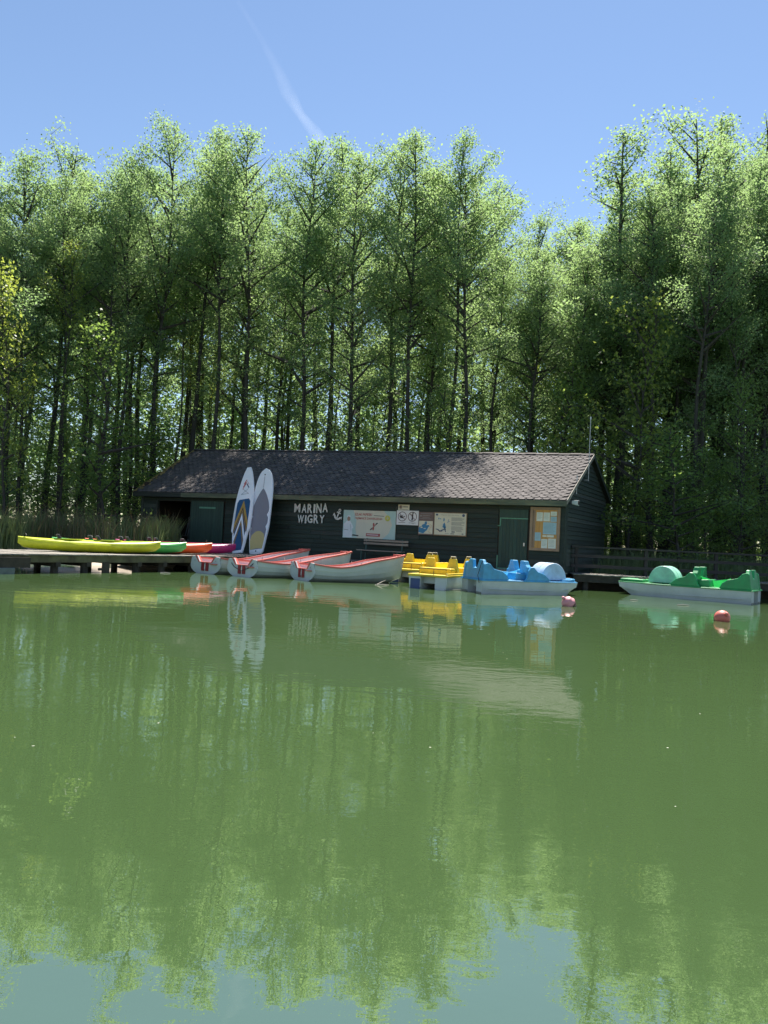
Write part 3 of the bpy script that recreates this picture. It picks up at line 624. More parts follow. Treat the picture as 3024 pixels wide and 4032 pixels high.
word('MARINA', 0, 1.84, .48, .88, [1.2, 1, 1, .5, 1.05, 1.05]); word('WIGRY', .2, 1.68, .0, .38, [1.25, .45, 1.05, 1, 1])
anc = wall_thing('anchor_emblem', 'small white anchor sign between the lettering and the banner', 'emblem', -10.1, 2.30, .062)
ab = MB(); an = R(-22)
def arot(p): x, z = p[0], p[1]-.24; return (x*math.cos(an)-z*math.sin(an), x*math.sin(an)+z*math.cos(an)+.24)
arc = [(.19*math.cos(R(a)), .2+.2*math.sin(R(a))) for a in range(195, 346, 15)]; arc2 = [(.12*math.cos(R(a)), .21+.13*math.sin(R(a))) for a in range(345, 194, -15)]
for P in [bar(0, .02, 0, .40, .055), bar(-.10, .33, .10, .33, .05), arc+arc2, [(-.24,.10),(-.12,.16),(-.22,.24)], [(.24,.10),(.12,.16),(.22,.24)]]+ring(0, .45, .065, .03, 14): ab.prism([arot(q) for q in P], 1, -.014, 0)
ab.build('anchor', 'letter_white', anc)
# the wide banner
bn = wall_thing('banner', 'wide pale banner with a figure in white and red slogan above the bench', 'banner', -9.82, 1.55)
BW, BH = 2.56, 1.21
MB().box(0, BW, -.02, 0, 0, BH).build('panel', 'sign_sand', bn)
flat('print_ground', [[(0,0),(.72,0),(.62,.4),(.66,.75),(.5,BH),(0,BH)], [(1.95,0),(BW,0),(BW,BH),(1.98,BH),(2.3,.9),(2.4,.6),(2.25,.25)]], 'sign_teal', bn, .023)
flat('print_figure', [[(.02,.02),(.48,.02),(.47,.4),(.52,.44),(.47,.58),(.36,.72),(.30,.78),(.16,.72),(.04,.6)], disc(.265,.93,.085,.05)], 'print_pale', bn, .026)
flat('print_face', [disc(.275,.83,.075,.10)], 'print_skin', bn, .029); flat('print_fold', [bar(.05,.36,.28,.34,.02), bar(.36,.6,.42,.3,.012)], 'print_grey', bn, .029)
obj('slogan', text_mesh('SZLAK PAPIESKI', .56, 1.42, .98, 1.09, .006, .002, .2), bn, 'print_red').location = (0, -.024, 0)
obj('slogan', text_mesh('TAJEMNICE ZAWIERZENIA', .56, 1.92, .79, .91, .006, .002, .2), bn, 'print_red').location = (0, -.024, 0)
flat('small_print', [bar(1.5,1.0,2.0,.985,.018)], 'print_dark', bn, .024); flat('badge', [disc(2.17,.9,.125)], 'print_yellow', bn, .026); flat('badge_mark', [bar(2.12,.9,2.22,.9,.03), bar(2.17,.84,2.17,.98,.025)], 'sign_sand', bn, .028)
flat('emblem', [[(1.48,.66),(1.53,.70),(1.56,.60),(1.48,.52)], [(1.46,.38),(1.52,.36),(1.55,.48),(1.5,.5)], bar(1.42,.42,1.68,.68,.035)], 'print_red', bn, .024); flat('emblem_stroke', [bar(1.36,.38,1.45,.45,.05), bar(1.62,.62,1.70,.69,.05)], 'print_dark', bn, .027)
flat('web_strip', [rect(1.16,1.84,.10,.225)], 'print_red', bn, .024); flat('web_text', [rect(1.2+i*.052, 1.2+i*.052+.04, .145, .185) for i in range(11)], 'sign_white', bn, .027)
flat('logo', [[(.46,.10),(.5,.16),(.8,.13),(.78,.09)]], 'print_dark', bn, .029)
# prohibition signs
ps = wall_thing('prohibition_sign', 'white sign with two crossed-out round symbols beside the banner', 'sign', -7.23, 2.2)
MB().box(0, 1.02, -.02, 0, 0, .61).build('panel', 'sign_white', ps)
for cx_ in (.27, .74): flat('prohibition_ring', ring(cx_, .355, .205, .026)+[bar(cx_-.14, .495, cx_+.14, .215, .024)], 'print_ring', ps, .023)
flat('swimmer', [disc(.17,.37,.035), bar(.17,.35,.30,.31,.06), bar(.28,.32,.40,.37,.03), bar(.2,.34,.31,.42,.025), bar(.15,.30,.36,.28,.018)], 'print_dark', ps, .025)
flat('walker', [disc(.76,.50,.032), bar(.75,.46,.74,.34,.065), bar(.74,.35,.71,.20,.035), bar(.74,.35,.77,.20,.035), bar(.73,.44,.67,.47,.02)], 'print_dark', ps, .025)
flat('caption', [rect(.10,.42,.085,.108), rect(.58,.9,.085,.105), rect(.72,.82,.05,.066)], 'print_grey', ps, .023)
ks = wall_thing('small_notice', 'small cream plate fixed on top of the prohibition sign', 'sign', -7.17, 2.82, .052)
MB().box(0, .52, -.02, 0, 0, .235).build('panel', 'sign_cream', ks); flat('badge', [disc(.115,.135,.075)], 'print_ring', ks, .023); flat('badge_mark', ring(.115,.135,.055,.014), 'sign_cream', ks, .025)
flat('caption', [rect(.23,.46,.12,.165), rect(.05,.47,.025,.045)], 'print_grey', ks, .023)
br = wall_thing('lake_sign', 'narrow brown sign with a blue lake map between two boards', 'sign', -6.2, 1.82)
MB().box(0, .68, -.02, 0, 0, .95).build('panel', 'sign_brown', br); flat('map_ground', [rect(.03,.65,.05,.58)], 'sign_cream', br, .023)
flat('map_water', [[(.03,.10),(.24,.06),(.34,.16),(.40,.2),(.46,.34),(.52,.36),(.47,.42),(.36,.40),(.40,.5),(.36,.575),(.30,.55),(.28,.46),(.18,.42),(.15,.36),(.05,.33),(.03,.28)]], 'print_blue', br, .026)
flat('map_island', [blob(.16,.31,.05,.03,9,3), blob(.3,.26,.05,.02,9,5)], 'sign_cream', br, .029); flat('map_path', [bar(.42,.5,.6,.4,.012), bar(.6,.4,.5,.2,.01), bar(.45,.15,.6,.07,.012), bar(.5,.3,.62,.33,.008)], 'pine_board', br, .026)
flat('heading', [rect(.08,.6,.87,.893), rect(.05,.15,.76,.82), rect(.17,.5,.72,.74), rect(.17,.52,.79,.815), rect(.06,.58,.66,.68)], 'print_grey', br, .023)
mp_ = wall_thing('map_board', 'large cream map board with blue lakes and columns of text', 'sign', -5.5, 1.82)
MB().box(0, 1.45, -.03, 0, 0, .96).build('frame', 'sign_frame', mp_); MB().box(.035, 1.415, -.036, -.03, .04, .925).build('panel', 'sign_cream', mp_)
obj('heading', text_mesh('Wigierski Park Narodowy', .3, 1.1, .83, .87, .004, .002), mp_, 'print_grey').location = (0, -.037, 0)
flat('badge', [disc(1.30,.85,.06), rect(.08,.18,.82,.89)], 'print_navy', mp_, .039); flat('map_lake', [blob(.47,.42,.07,.11,14,4), blob(.5,.34,.05,.05,10,5), blob(.45,.66,.03,.07,10,6), blob(.22,.7,.03,.04,9,7), blob(.3,.69,.025,.02,8,2), bar(.6,.55,.7,.6,.02), bar(.64,.6,.66,.68,.02)], 'print_blue', mp_, .039)
flat('map_shore', [bar(.1,.27,.2,.24,.03), bar(.18,.26,.28,.18,.045), bar(.26,.18,.4,.2,.05), bar(.36,.22,.5,.27,.04), bar(.5,.27,.55,.16,.035), bar(.5,.32,.55,.25,.03)], 'print_navy', mp_, .041)
flat('text_column', lines(.78,1.36,.74,5,.03,.014,1)+lines(.78,1.36,.56,5,.03,.014,2)+lines(.78,1.36,.38,6,.03,.014,3)+[rect(1.0,1.25,.19,.21), rect(.8,.95,.14,.2), rect(.52,.7,.09,.1), rect(.76,.92,.07,.11), rect(1.25,1.33,.07,.12)], 'print_grey', mp_, .039)
# notice board
nb = wall_thing('notice_board', 'wooden framed notice board with pinned papers beside the small door', 'notice board', -1.42, 1.41, .05)
NW, NH = 1.17, 1.68
MB().box(.06, NW-.06, -.03, 0, .06, NH-.06).build('back_board', 'pine_board', nb)
for a in ((0, NW, 0, .1), (0, NW, NH-.1, NH)): MB().box(a[0], a[1], -.085, 0, a[2], a[3]).build('frame_rail', 'pine_frame', nb)
for a in ((0, .1), (NW-.1, NW)): MB().box(a[0], a[1], -.087, 0, .1, NH-.1).build('frame_stile', 'pine_frame', nb)
MB().box(.1, .2, -.034, -.031, .12, NH-.12).build('inner_strip', 'pine_frame', nb)
for x0, x1, z0, z1, mm_ in [(.24,.48,1.14,1.48,'paper'),(.51,.76,1.14,1.48,'paper'),(.79,1.03,1.36,1.52,'paper'),(.79,1.03,1.13,1.33,'paper_blue'),(.51,1.03,.64,1.10,'paper_blue'),(.20,.43,.38,.70,'paper_blue'),(.46,.70,.10,.45,'paper'),(.73,1.03,.10,.48,'paper'),(.5,.66,.54,.60,'paper'),(.68,.94,.53,.61,'paper')]:
    pp = MB().box(x0, x1, -.036-random.uniform(0, .004), -.032, z0, z1).build('paper', mm_, nb)
    k_ = int((z1-z0)/.05)
    if k_ > 1: flat('text_lines', lines(x0+.03, x1-.03, z1-.06, k_-1, .048, .008, int(x0*100)), 'print_grey', pp, .043)
# bench
be = thing('bench', 'slatted wooden bench with green metal legs below the banner', 'bench', W(-8.6, -.75, .612), TH)
for z0 in (.70, .83): MB().box(0, 2.1, .40-.0, .43, z0, z0+.085).build('back_slat', 'bench_wood', be)
for y in (-.05, .09, .23): MB().box(-.1, 2.0, y, y+.12, .43, .465).build('seat_slat', 'bench_wood', be)
for x in (.1, 1.8):
    MB().box(x, x+.05, -.02, .03, 0, .43).build('leg', 'bench_metal', be); MB().hexa([(x,.33,0),(x+.05,.33,0),(x+.05,.38,0),(x,.38,0)], [(x,.43,.95),(x+.05,.43,.95),(x+.05,.47,.95),(x,.47,.95)]).build('leg', 'bench_metal', be)
    MB().box(x, x+.05, .03, .35, .38, .428).build('seat_bearer', 'bench_metal', be)

# ---------------------------------------------------------------- paddle boards leaning on the eave
def sup(label, base, top, tilt, LN, WD, nose, deck):
    o = thing('paddle_board', label, 'paddle board'); b_, t_ = Vector(base), Vector(top)
    ez_ = (t_-b_).normalized(); side = Vector((U.x, U.y, 0)); ex_ = (side-ez_*side.dot(ez_)).normalized(); ey_ = ez_.cross(ex_)
    m = Matrix((ex_, ey_, ez_)).transposed().to_4x4(); m = Matrix.Translation(b_) @ m.to_3x3().to_4x4() @ Matrix.Rotation(tilt, 4, 'Y'); o.matrix_world = m
    # outline: half width as a function of the length
    def hw(s): return WD/2*nose(s)
    n = 34; ss = [i/n for i in range(n+1)]
    P = [(hw(s), s*LN) for s in ss]+[(-hw(s), s*LN) for s in reversed(ss)]
    q = []
    for x, z in P:
        if not q or abs(q[-1][0]-x)+abs(q[-1][1]-z) > 1e-4: q.append((x, z))
    def ins(k): return [(x*(1-k/(abs(x)+k*3)), z+(k if z < LN/2 else -k)*.6*(1 if z < .15 or z > LN-.15 else 0)) for x, z in q]
    secs = [[(x, y, z) for x, z in pts] for pts, y in ((ins(.03), -.065), (q, -.035), (q, .03), (ins(.03), .06))]
    shade_auto(MB().loft(secs).build('board', 'sup_white', o), 50)
    deck(o, hw, LN); return o
def deckprint(o, name, polys, m, off=.068): return flat(name, polys, m, o, off)
def nose1(s): return max(.02, min(1, (.52+1.15*s) if s < .25 else .95)*(1 if s < .45 else math.cos((s-.45)/.55*1.5)**.62)) if s > .004 else .45
def nose2(s): return max(.02, min((.62+1.1*s) if s < .3 else .96, 1)*(1 if s < .55 else (max(1-((s-.55)/.45)**2.6, 0))**.5)) if s > .004 else .5
def deck1(o, hw, LN):
    def Y(s): return s*LN
    w_ = lambda s, k=.72: hw(s)*k
    sl_ = [.03+.55*i/14 for i in range(15)]
    pad = [(w_(s), Y(s)) for s in sl_]+[(w_(.58)*.75, Y(.615)), (-w_(.58)*.75, Y(.615))]+[(-w_(s), Y(s)) for s in reversed(sl_)]
    deckprint(o, 'deck_pad', [pad], 'sup_blue')
    def chev(s, th, k, m, off):   # an arrow-head stripe pointing to the nose
        a = w_(max(s-.26, .05), k); deckprint(o, 'pad_stripe', [[(0,Y(s)),(a,Y(s-.26)),(a,Y(s-.26-th)),(0,Y(s-th))], [(0,Y(s-th)),(-a,Y(s-.26-th)),(-a,Y(s-.26)),(0,Y(s))]], m, off)
    chev(.60, .13, .72, 'sup_gold', .071); chev(.52, .03, .72, 'sup_dark', .074); chev(.475, .02, .72, 'sup_dark', .074); chev(.45, .075, .72, 'sup_white', .077); chev(.375, .05, .72, 'sup_gold', .080); chev(.36, .015, .72, 'sup_dark', .083)
    deckprint(o, 'nose_stripe', [bar(-.16,Y(.76),0,Y(.82),.045), bar(-.17,Y(.735),-.01,Y(.80),.03)], 'sup_red'); deckprint(o, 'nose_stripe', [bar(.02,Y(.80),.17,Y(.745),.05)], 'print_navy'); deckprint(o, 'nose_stripe', [bar(.04,Y(.825),.15,Y(.785),.02), bar(-.13,Y(.795),0,Y(.845),.05)], 'sup_red', .071)
    tb = MB()
    for a, c in (((-.2,.675),(.2,.675)), ((-.2,.675),(.16,.735)), ((.2,.675),(-.13,.735))): tb.tube([(a[0],-.075,Y(a[1])),(c[0],-.075,Y(c[1]))], .006, 4)
    tb.build('cord', 'black_plastic', o)
def deck2(o, hw, LN):
    def Y(s): return s*LN
    R_ = []
    for i in range(41):
        s = .055+.70*i/40; k = .86 if s < .5 else .86*max(0, 1-((s-.5)/.255)**1.5)**.8
        for c, wd in ((.30, .022), (.435, .022)):
            k -= .16*math.exp(-((s-c)/wd)**2)
        R_.append((hw(s)*max(k, .02), Y(s)))
    deckprint(o, 'deck_pad', [R_+[(-x, z) for x, z in reversed(R_)]], 'sup_grey')
    tp_ = [(hw(.06)*.85, Y(.055)), (hw(.16)*.88, Y(.16)), (hw(.2)*.7, Y(.22)), (hw(.2)*.3, Y(.255)), (0, Y(.26))]
    deckprint(o, 'tail_pad', [tp_+[(-x, z) for x, z in reversed(tp_[:-1])]+[(0, Y(.065))]], 'sup_tan', .071)
    deckprint(o, 'mark', [disc(0, Y(.92), .035), disc(0, Y(.035), .035)], 'print_dark'); deckprint(o, 'lettering', [rect(-.02,.02,Y(.765+i*.0125),Y(.765+i*.0125)+.03) for i in range(11)], 'print_grey')
sup('pointed white paddle board with blue pad and gold arrow stripes', (-6.42,34.25,.60), (-6.88,35.72,3.45), R(9.5), 4.35, 1.06, nose1, deck1)
sup('round-nosed white paddle board with grey pad and tan tail', (-5.55,34.0,.60), (-6.0,35.4,3.45), R(9.2), 4.28, 1.08, nose2, deck2)

# ---------------------------------------------------------------- kayaks on the jetty
def kayak(label, m, right, ang=R(30), LN=4.75):
    d = Vector((math.cos(ang), math.sin(ang), 0)); c = Vector((right[0], right[1], .62))-d*LN/2
    o = thing('kayak', label, 'kayak', c, ang, 'kayaks laid side by side on the jetty'); o.scale = (1, 1, 1.14); secs = []; n = 26
    for i in range(n+1):
        s = -1+2*i/n; x = s*LN/2; wv = max(.012, .37*(1-abs(s)**3.2)**.8 if abs(s) < 1 else .012); top = .36+.05*abs(s)**2.6; bot = .12*abs(s)**4
        if abs(s) > .985: bot = top-.2
        xe = x*(1-.0*abs(s))
        secs.append([(xe, wv*math.cos(a)*(1 if math.sin(a) >= 0 else .92), (bot+(top-bot)*.62)+(math.sin(a)*(top-bot)*(.38 if math.sin(a) > 0 else .62))) for a in [2*math.pi*k/16 for k in range(16)]])
    shade_auto(MB().loft(secs).build('hull', m, o), 60)
    for cx_ in (-.75, .55):
        rim = [(cx_+.46*math.cos(2*math.pi*k/20), .235*math.sin(2*math.pi*k/20), .372) for k in range(20)]
        MB().poly(rim).build('cockpit', 'black_plastic', o).location.z = .004; MB().tube(rim+[rim[0]], .018, 6, False).build('cockpit_rim', m, o)
        b_ = MB().hexa([(cx_-.36,-.17,.37),(cx_-.26,-.17,.37),(cx_-.26,.17,.37),(cx_-.36,.17,.37)], [(cx_-.46,-.13,.50),(cx_-.36,-.13,.52),(cx_-.36,.13,.52),(cx_-.46,.13,.50)]).build('seat_back', 'black_plastic', o, bevel=.02)
    for s in (-1, 1): MB().tube([(s*2.12,-.05,.44),(s*2.15,0,.495),(s*2.12,.05,.44)], .012, 5).build('carry_handle', 'black_plastic', o)
    MB().tube([(LN/2*(-1+2*i/20)*.985, -.01-max(.012, .37*(1-abs(-1+2*i/20)**3.2)**.8), .25+.11*abs(-1+2*i/20)**2.4+.02) for i in range(21)], .012, 5).build('seam', m, o)
    return o
for lab, m_, rt in (('lime yellow kayak nearest on the jetty edge', 'kayak_yellow', (-8.13,28.25)), ('green kayak behind the yellow one on the jetty', 'kayak_green', (-7.45,29.32)), ('orange red kayak between the green and the magenta ones', 'kayak_orange', (-6.72,30.42)), ('magenta kayak farthest right in the row by the paddle boards', 'kayak_magenta', (-6.0,31.56))): kayak(lab, m_, rt)

# ---------------------------------------------------------------- rowing boats
def rowboat(label, pos, ang, LN=3.95):
    o = thing('rowing_boat', label, 'rowing boat', (*pos, 0), ang, 'white rowing boats moored in a row'); n = 22
    def beam(s): return .70*(1 if s < .3 else max(1-((s-.3)/.7)**2.3, 0)**.62)*(.93+.07*min(s/.3, 1))
    def sheer(s): return .60-.09*math.sin(math.pi*min(s*1.5, 1))+.42*(max(s-.3, 0)/.7)**1.5
    def keel(s): return -.06+.56*max(s-.72, 0)**2*5.2
    prof_ = [(0,0),(.30,.045),(.55,.13),(.74,.27),(.75,.265),(.87,.46),(.885,.455),(.95,.70),(.965,.695),(1,1)]     # lapped strakes
    secs = []; ins = []; YAW = R(24)
    for i in range(n+1):
        s = i/n; bm = max(beam(s), .035); k, h = keel(s), sheer(s); x = s*LN+.18*(s**3)*0
        half = [(bm*a, k+(h-k)*c) for a, c in prof_]
        sh_ = math.tan(YAW)*max(0, 1-s*2.2)**1.5
        rake = lambda z, y=0: x+.16*max(s-.75, 0)*4*(z-k)-y*sh_
        secs.append([(rake(z, -y), -y, z) for y, z in reversed(half)]+[(rake(z, y), y, z) for y, z in half[1:]])
        hi = [(max(bm-.035, .01)*a, max(k+.05+(h-k-.05)*c, .10 if s < .9 else k+.05)) for a, c in ((0,0),(.55,.10),(.85,.36),(.95,.7),(1,1))]
        ins.append([(rake(z, -y), -y, z) for y, z in reversed(hi)]+[(rake(z, y), y, z) for y, z in hi[1:]])
    shade_auto(MB().loft(secs, closed=False).build('hull', 'hull_white', o), 25)
    MB().loft([list(reversed(q)) for q in ins], closed=False).build('lining', 'boat_inside', o, smooth=True)
    for side in (-1, 1):
        P = [Vector(q[0] if side < 0 else q[-1]) for q in secs]; g = MB(); rows_ = []
        for i, p in enumerate(P):
            inn = Vector((p.x-.02*(i/n)**4, p.y-side*.085*(1 if abs(p.y) > .09 else abs(p.y)/.09), p.z)); out = Vector((p.x+.02*(i/n)**4, p.y+side*.028, p.z))
            rows_.append([out-Vector((0,0,.035)), out+Vector((0,0,.018)), inn+Vector((0,0,.022)), inn-Vector((0,0,.03))])
        shade_auto(g.loft(rows_).build('gunwale', 'gunwale_red', o), 40)
    b0 = secs[-1]; px_ = b0[0][0]; bz_ = b0[0][2]
    MB().prism([(px_-.34,-.26),(px_-.02,-.09),(px_+.06,0),(px_-.02,.09),(px_-.34,.26)], 2, bz_-.055, bz_+.006).build('bow_deck', 'gunwale_red', o)
    # transom with motor notch
    T = [(y, z) for _, y, z in secs[0]]; h0 = T[0][1]
    rnd_ = [(.74*math.cos(a), .30+.37*math.sin(a) if math.sin(a) < 0 else .30+.30*math.sin(a)) for a in [R(v) for v in range(180, 361, 12)]]
    out = [(-.66,.62)]+[(x*.98, z) for x, z in rnd_]+[(.66,.62),(.40,.635),(.27,.42),(-.27,.42),(-.40,.635)]
    tra = MB().prism(out, 0, -.03, .03).build('transom', 'hull_white', o, bevel=.01); tra.rotation_euler.z = YAW
    MB().prism([(-.42,.645),(-.28,.425),(.28,.425),(.42,.645),(.50,.645),(.5,.63),(.32,.40),(-.32,.40),(-.5,.63),(-.5,.645)], 0, -.036, .12).build('transom_trim', 'gunwale_red', tra)
    for y0, y1 in ((-.17,-.035), (.035,.17)): MB().box(-.06, -.031, y0, y1, .10, .40).build('motor_pad', 'pad_red', tra)
    MB().box(-.045, -.031, -.03, .03, .17, .34).build('pad_plate', 'white_plastic', tra)
    for y in (-.5, .5): MB().tube([(-.05,y,.47),(.0,y,.47)], .022, 8).build('eye_bolt', 'steel', tra)
    MB().box(.05, .55, -.55, .55, .34, .38).build('stern_seat', 'boat_floor_red', o)
    for x in (1.45, 2.5): hb = min(beam(x/LN), beam((x+.26)/LN))*.86-.03; MB().box(x, x+.26, -hb, hb, .33, .37).build('thwart', 'boat_floor_red', o)
    MB().box(.3, LN*.66, -.3, .3, .115, .125).build('floor_board', 'boat_floor_red', o)
    for sgn in (-1, 1): MB().tube([(1.95,sgn*.66,sheer(.5)),(1.95,sgn*.66,sheer(.5)+.1)], .012, 6).build('oarlock', 'steel', o)
    return o
rowboat('white rowing boat with red gunwale farthest left beside the jetty', (-6.42,28.2), R(36), 4.2)
r2 = rowboat('white rowing boat with red gunwale in the middle of the three', (-4.92,27.35), R(33), 4.3)
rp = MB().tube([(-.05,-.55,.50),(-.06,-.35,.33),(-.06,0,.20),(-.06,.35,.33),(-.045,.5,.46)], .012, 6).build('rope', 'black_plastic', [c for c in r2.children if c.name.startswith('transom')][0])
rowboat('white rowing boat with red gunwale farthest right next to the yellow pedal boats', (-2.75,26.95), R(18), 3.62)

# ---------------------------------------------------------------- pedal boats
def pontoons(o, LN, W_, m, gap, z1=.42, z0=-.15, stern_m=None):
    pw = (W_-gap)/2
    for sgn in (-1, 1):
        yo, yi = sgn*W_/2, sgn*(W_/2-pw); secs = []
        for i in range(11):
            s = i/10; x0 = s*LN; rk = max(s-.8, 0)/.2; up = .30*rk**1.6
            tp = .0 if s < .75 else (s-.75)/.25
            yo2 = yo*(1-.24*tp**1.5); inset = sgn*.07
            secs.append([(x0-.22*rk,yi,z0+up),(x0-.22*rk,yo2-inset,z0+up),(x0-.05*rk,yo2-inset*.35,.12+up*.5),(x0-.04*rk,yo2-inset*.2,.145+up*.4),(x0,yo2,z1),(x0,yi,z1)])
        if sgn < 0: secs = [list(reversed(q)) for q in secs]
        h = MB().loft(secs).build('hull', m, o); shade_auto(h, 25)
        MB().prism([(yo-sgn*.06,-.05),(yi,-.05),(yi,.05),(yo-sgn*.06,.05)], 0, -.004, .01).build('waterline_stain', 'hull_grime', o)
    MB().box(.25, LN-.35, -gap/2, gap/2, .18, z1).build('hull_bridge', m, o)
def K(o, k=.955):      # moored a little nearer, clear of the shadow of the eaves
    o.location = (o.location.x*k, o.location.y*k, 0); o.scale = (k, k, k); return o
def pedalo(label, pos, ang, m, mh, LN=4.15, W_=1.5):
    o = thing('pedal_boat', label, 'pedal boat', (*pos, 0), ang)
    pontoons(o, LN, W_, 'hull_white', .62)
    # deck rim with a pointed-off bow
    rim = [(-.05,-W_/2-.035),(LN*.76,-W_/2-.035),(LN+.03,-W_/2*.72),(LN+.07,0),(LN+.03,W_/2*.72),(LN*.76,W_/2+.035),(-.05,W_/2+.035)]
    MB().prism(rim, 2, .42, .455).build('rim', m, o, bevel=.012)
    dk_ = [(x*.985+.02, y*.94) for x, y in rim]; MB().prism(dk_, 2, .455, .47).build('deck', m, o)
    g = .47
    def side(name, P, t=.11):
        for sgn in (-1, 1):
            a, c = sgn*(W_/2-.005), sgn*(W_/2-.005-t); MB().prism([(x, z) for x, z in P], 1, min(a, c), max(a, c)).build(name, m, o, bevel=.03)
    side('rear_side', [(.0,g-.01),(.07,.98),(.16,1.03),(.30,.98),(.42,.84),(.55,.80),(.75,.76),(.92,.64),(1.02,g-.01)])
    side('middle_side', [(1.62,g-.01),(1.70,.56),(1.76,.80),(1.86,.93),(1.98,.93),(2.12,.78),(2.28,.74),(2.42,.68),(2.58,.55),(2.68,g-.01)])
    def backs(name, x, lean, top, low, thick):   # a seat back across the boat with two raised head pieces and a dip between
        y = W_/2-.12; P = [(-y,g-.01),(-y,low+.10),(-y+.10,low+.2),(-y+.17,top),(-y+.40,top),(-y+.50,low),(y-.50,low),(y-.40,top),(y-.17,top),(y-.10,low+.2),(y,low+.10),(y,g-.01)]
        b_ = MB(); n = len(P); sh = lambda z: lean*(z-g)
        b_.add([(x+sh(z), yy, z) for yy, z in P]+[(x+thick+sh(z)*.6, yy, z) for yy, z in P], [tuple(range(n-1, -1, -1)), tuple(range(n, 2*n))]+[(i, (i+1)%n, (i+1)%n+n, i+n) for i in range(n)])
        b_.build(name, m, o, bevel=.025)
    backs('rear_seat_back', .02, .16, 1.12, .84, .16); backs('front_seat_back', 1.80, -.14, 1.13, .80, .16)
    y = W_/2-.12
    MB().hexa([(.2,-y,g),(.78,-y,g),(.78,y,g),(.2,y,g)], [(.2,-y,.70),(.74,-y,.74),(.74,y,.74),(.2,y,.70)]).build('rear_seat', m, o, bevel=.03)
    MB().hexa([(1.34,-y+.1,g),(1.84,-y+.1,g),(1.84,y-.1,g),(1.34,y-.1,g)], [(1.40,-y+.1,.72),(1.84,-y+.1,.68),(1.84,y-.1,.68),(1.40,y-.1,.72)]).build('front_seat', m, o, bevel=.03)
    MB().poly([(.80,0,g),(1.84,0,g),(1.84,0,.84),(1.70,0,.78),(1.3,0,.68),(.9,0,.76),(.80,0,.80)]).build('added_glow_sheet', m+'_thin', o)  # added translucent sheet, backlit by the sun to suggest glowing seat plastic
    # paddle-wheel hood: half drum across the boat
    hx, hr_ = 2.98, .50; hwd = .43
    A = [(hx+hr_*math.cos(R(a)), g+.02+.60*math.sin(R(a))) for a in range(0, 181, 9)]
    hd = MB().prism(A, 1, -hwd, hwd).build('wheel_hood', mh, o, bevel=.025); shade_auto(hd, 45)
    MB().prism([(hx+(hr_+.006)*math.cos(R(a)), g+.02+.606*math.sin(R(a))) for a in range(0, 181, 9)], 1, -.05, .05).build('hood_rib', mh, hd)
    MB().prism([(2.46,g),(2.46,.62),(2.40,.70),(2.1,.74),(2.1,g)], 1, -.2, .2).build('pedal_box', mh, o, bevel=.03)
    # raised fore deck with a shallow well
    fd = [(3.62,-W_/2*.74),(LN-.02,-W_/2*.62),(LN+.03,0),(LN-.02,W_/2*.62),(3.62,W_/2*.74)]
    MB().prism(fd, 2, .47, .56).build('fore_deck', m, o, bevel=.03)
    MB().prism([(3.2,-W_/2*.8),(3.63,-W_/2*.74),(3.63,-W_/2*.55),(3.2,-W_/2*.6)], 2, .47, .53).build('toe_rail', m, o, bevel=.02)
    MB().tube([(3.55,-.1,.56),(3.55,0,.66),(3.55,.1,.56)], .012, 6).build('mooring_eye', 'steel', o)
    MB().box(3.7, 3.95, -.06, .06, .561, .575).build('cleat', 'black_plastic', o)
    for sgn in (-1, 1):
        MB().tube([(.25,sgn*(W_/2+.005),.16),(2.2,sgn*(W_/2-.01),.13),(3.4,sgn*(W_/2-.05),.20)], .012, 5).build('hull_ridge', 'hull_white', o)
    return o
pb = K(pedalo('light blue pedal boat with pale blue wheel hood moored below the small door', (3.10,26.2), R(21), 'gel_blue', 'gel_blue_pale', 3.85))
MB().box(.3, .34, -.28, .28, -.04, .14).build('rudder_board', 'gel_maroon', pb); MB().tube([(-.06,-.62,.35),(-.1,-.58,.6),(.02,-.55,.95),(.1,-.5,1.08)], .012, 5).build('rope', 'black_plastic', pb)
pedalo('green pedal boat with mint wheel hood in front of the railing', (12.62,25.9), math.atan2(.60, -.80), 'gel_green', 'gel_mint', 4.5)
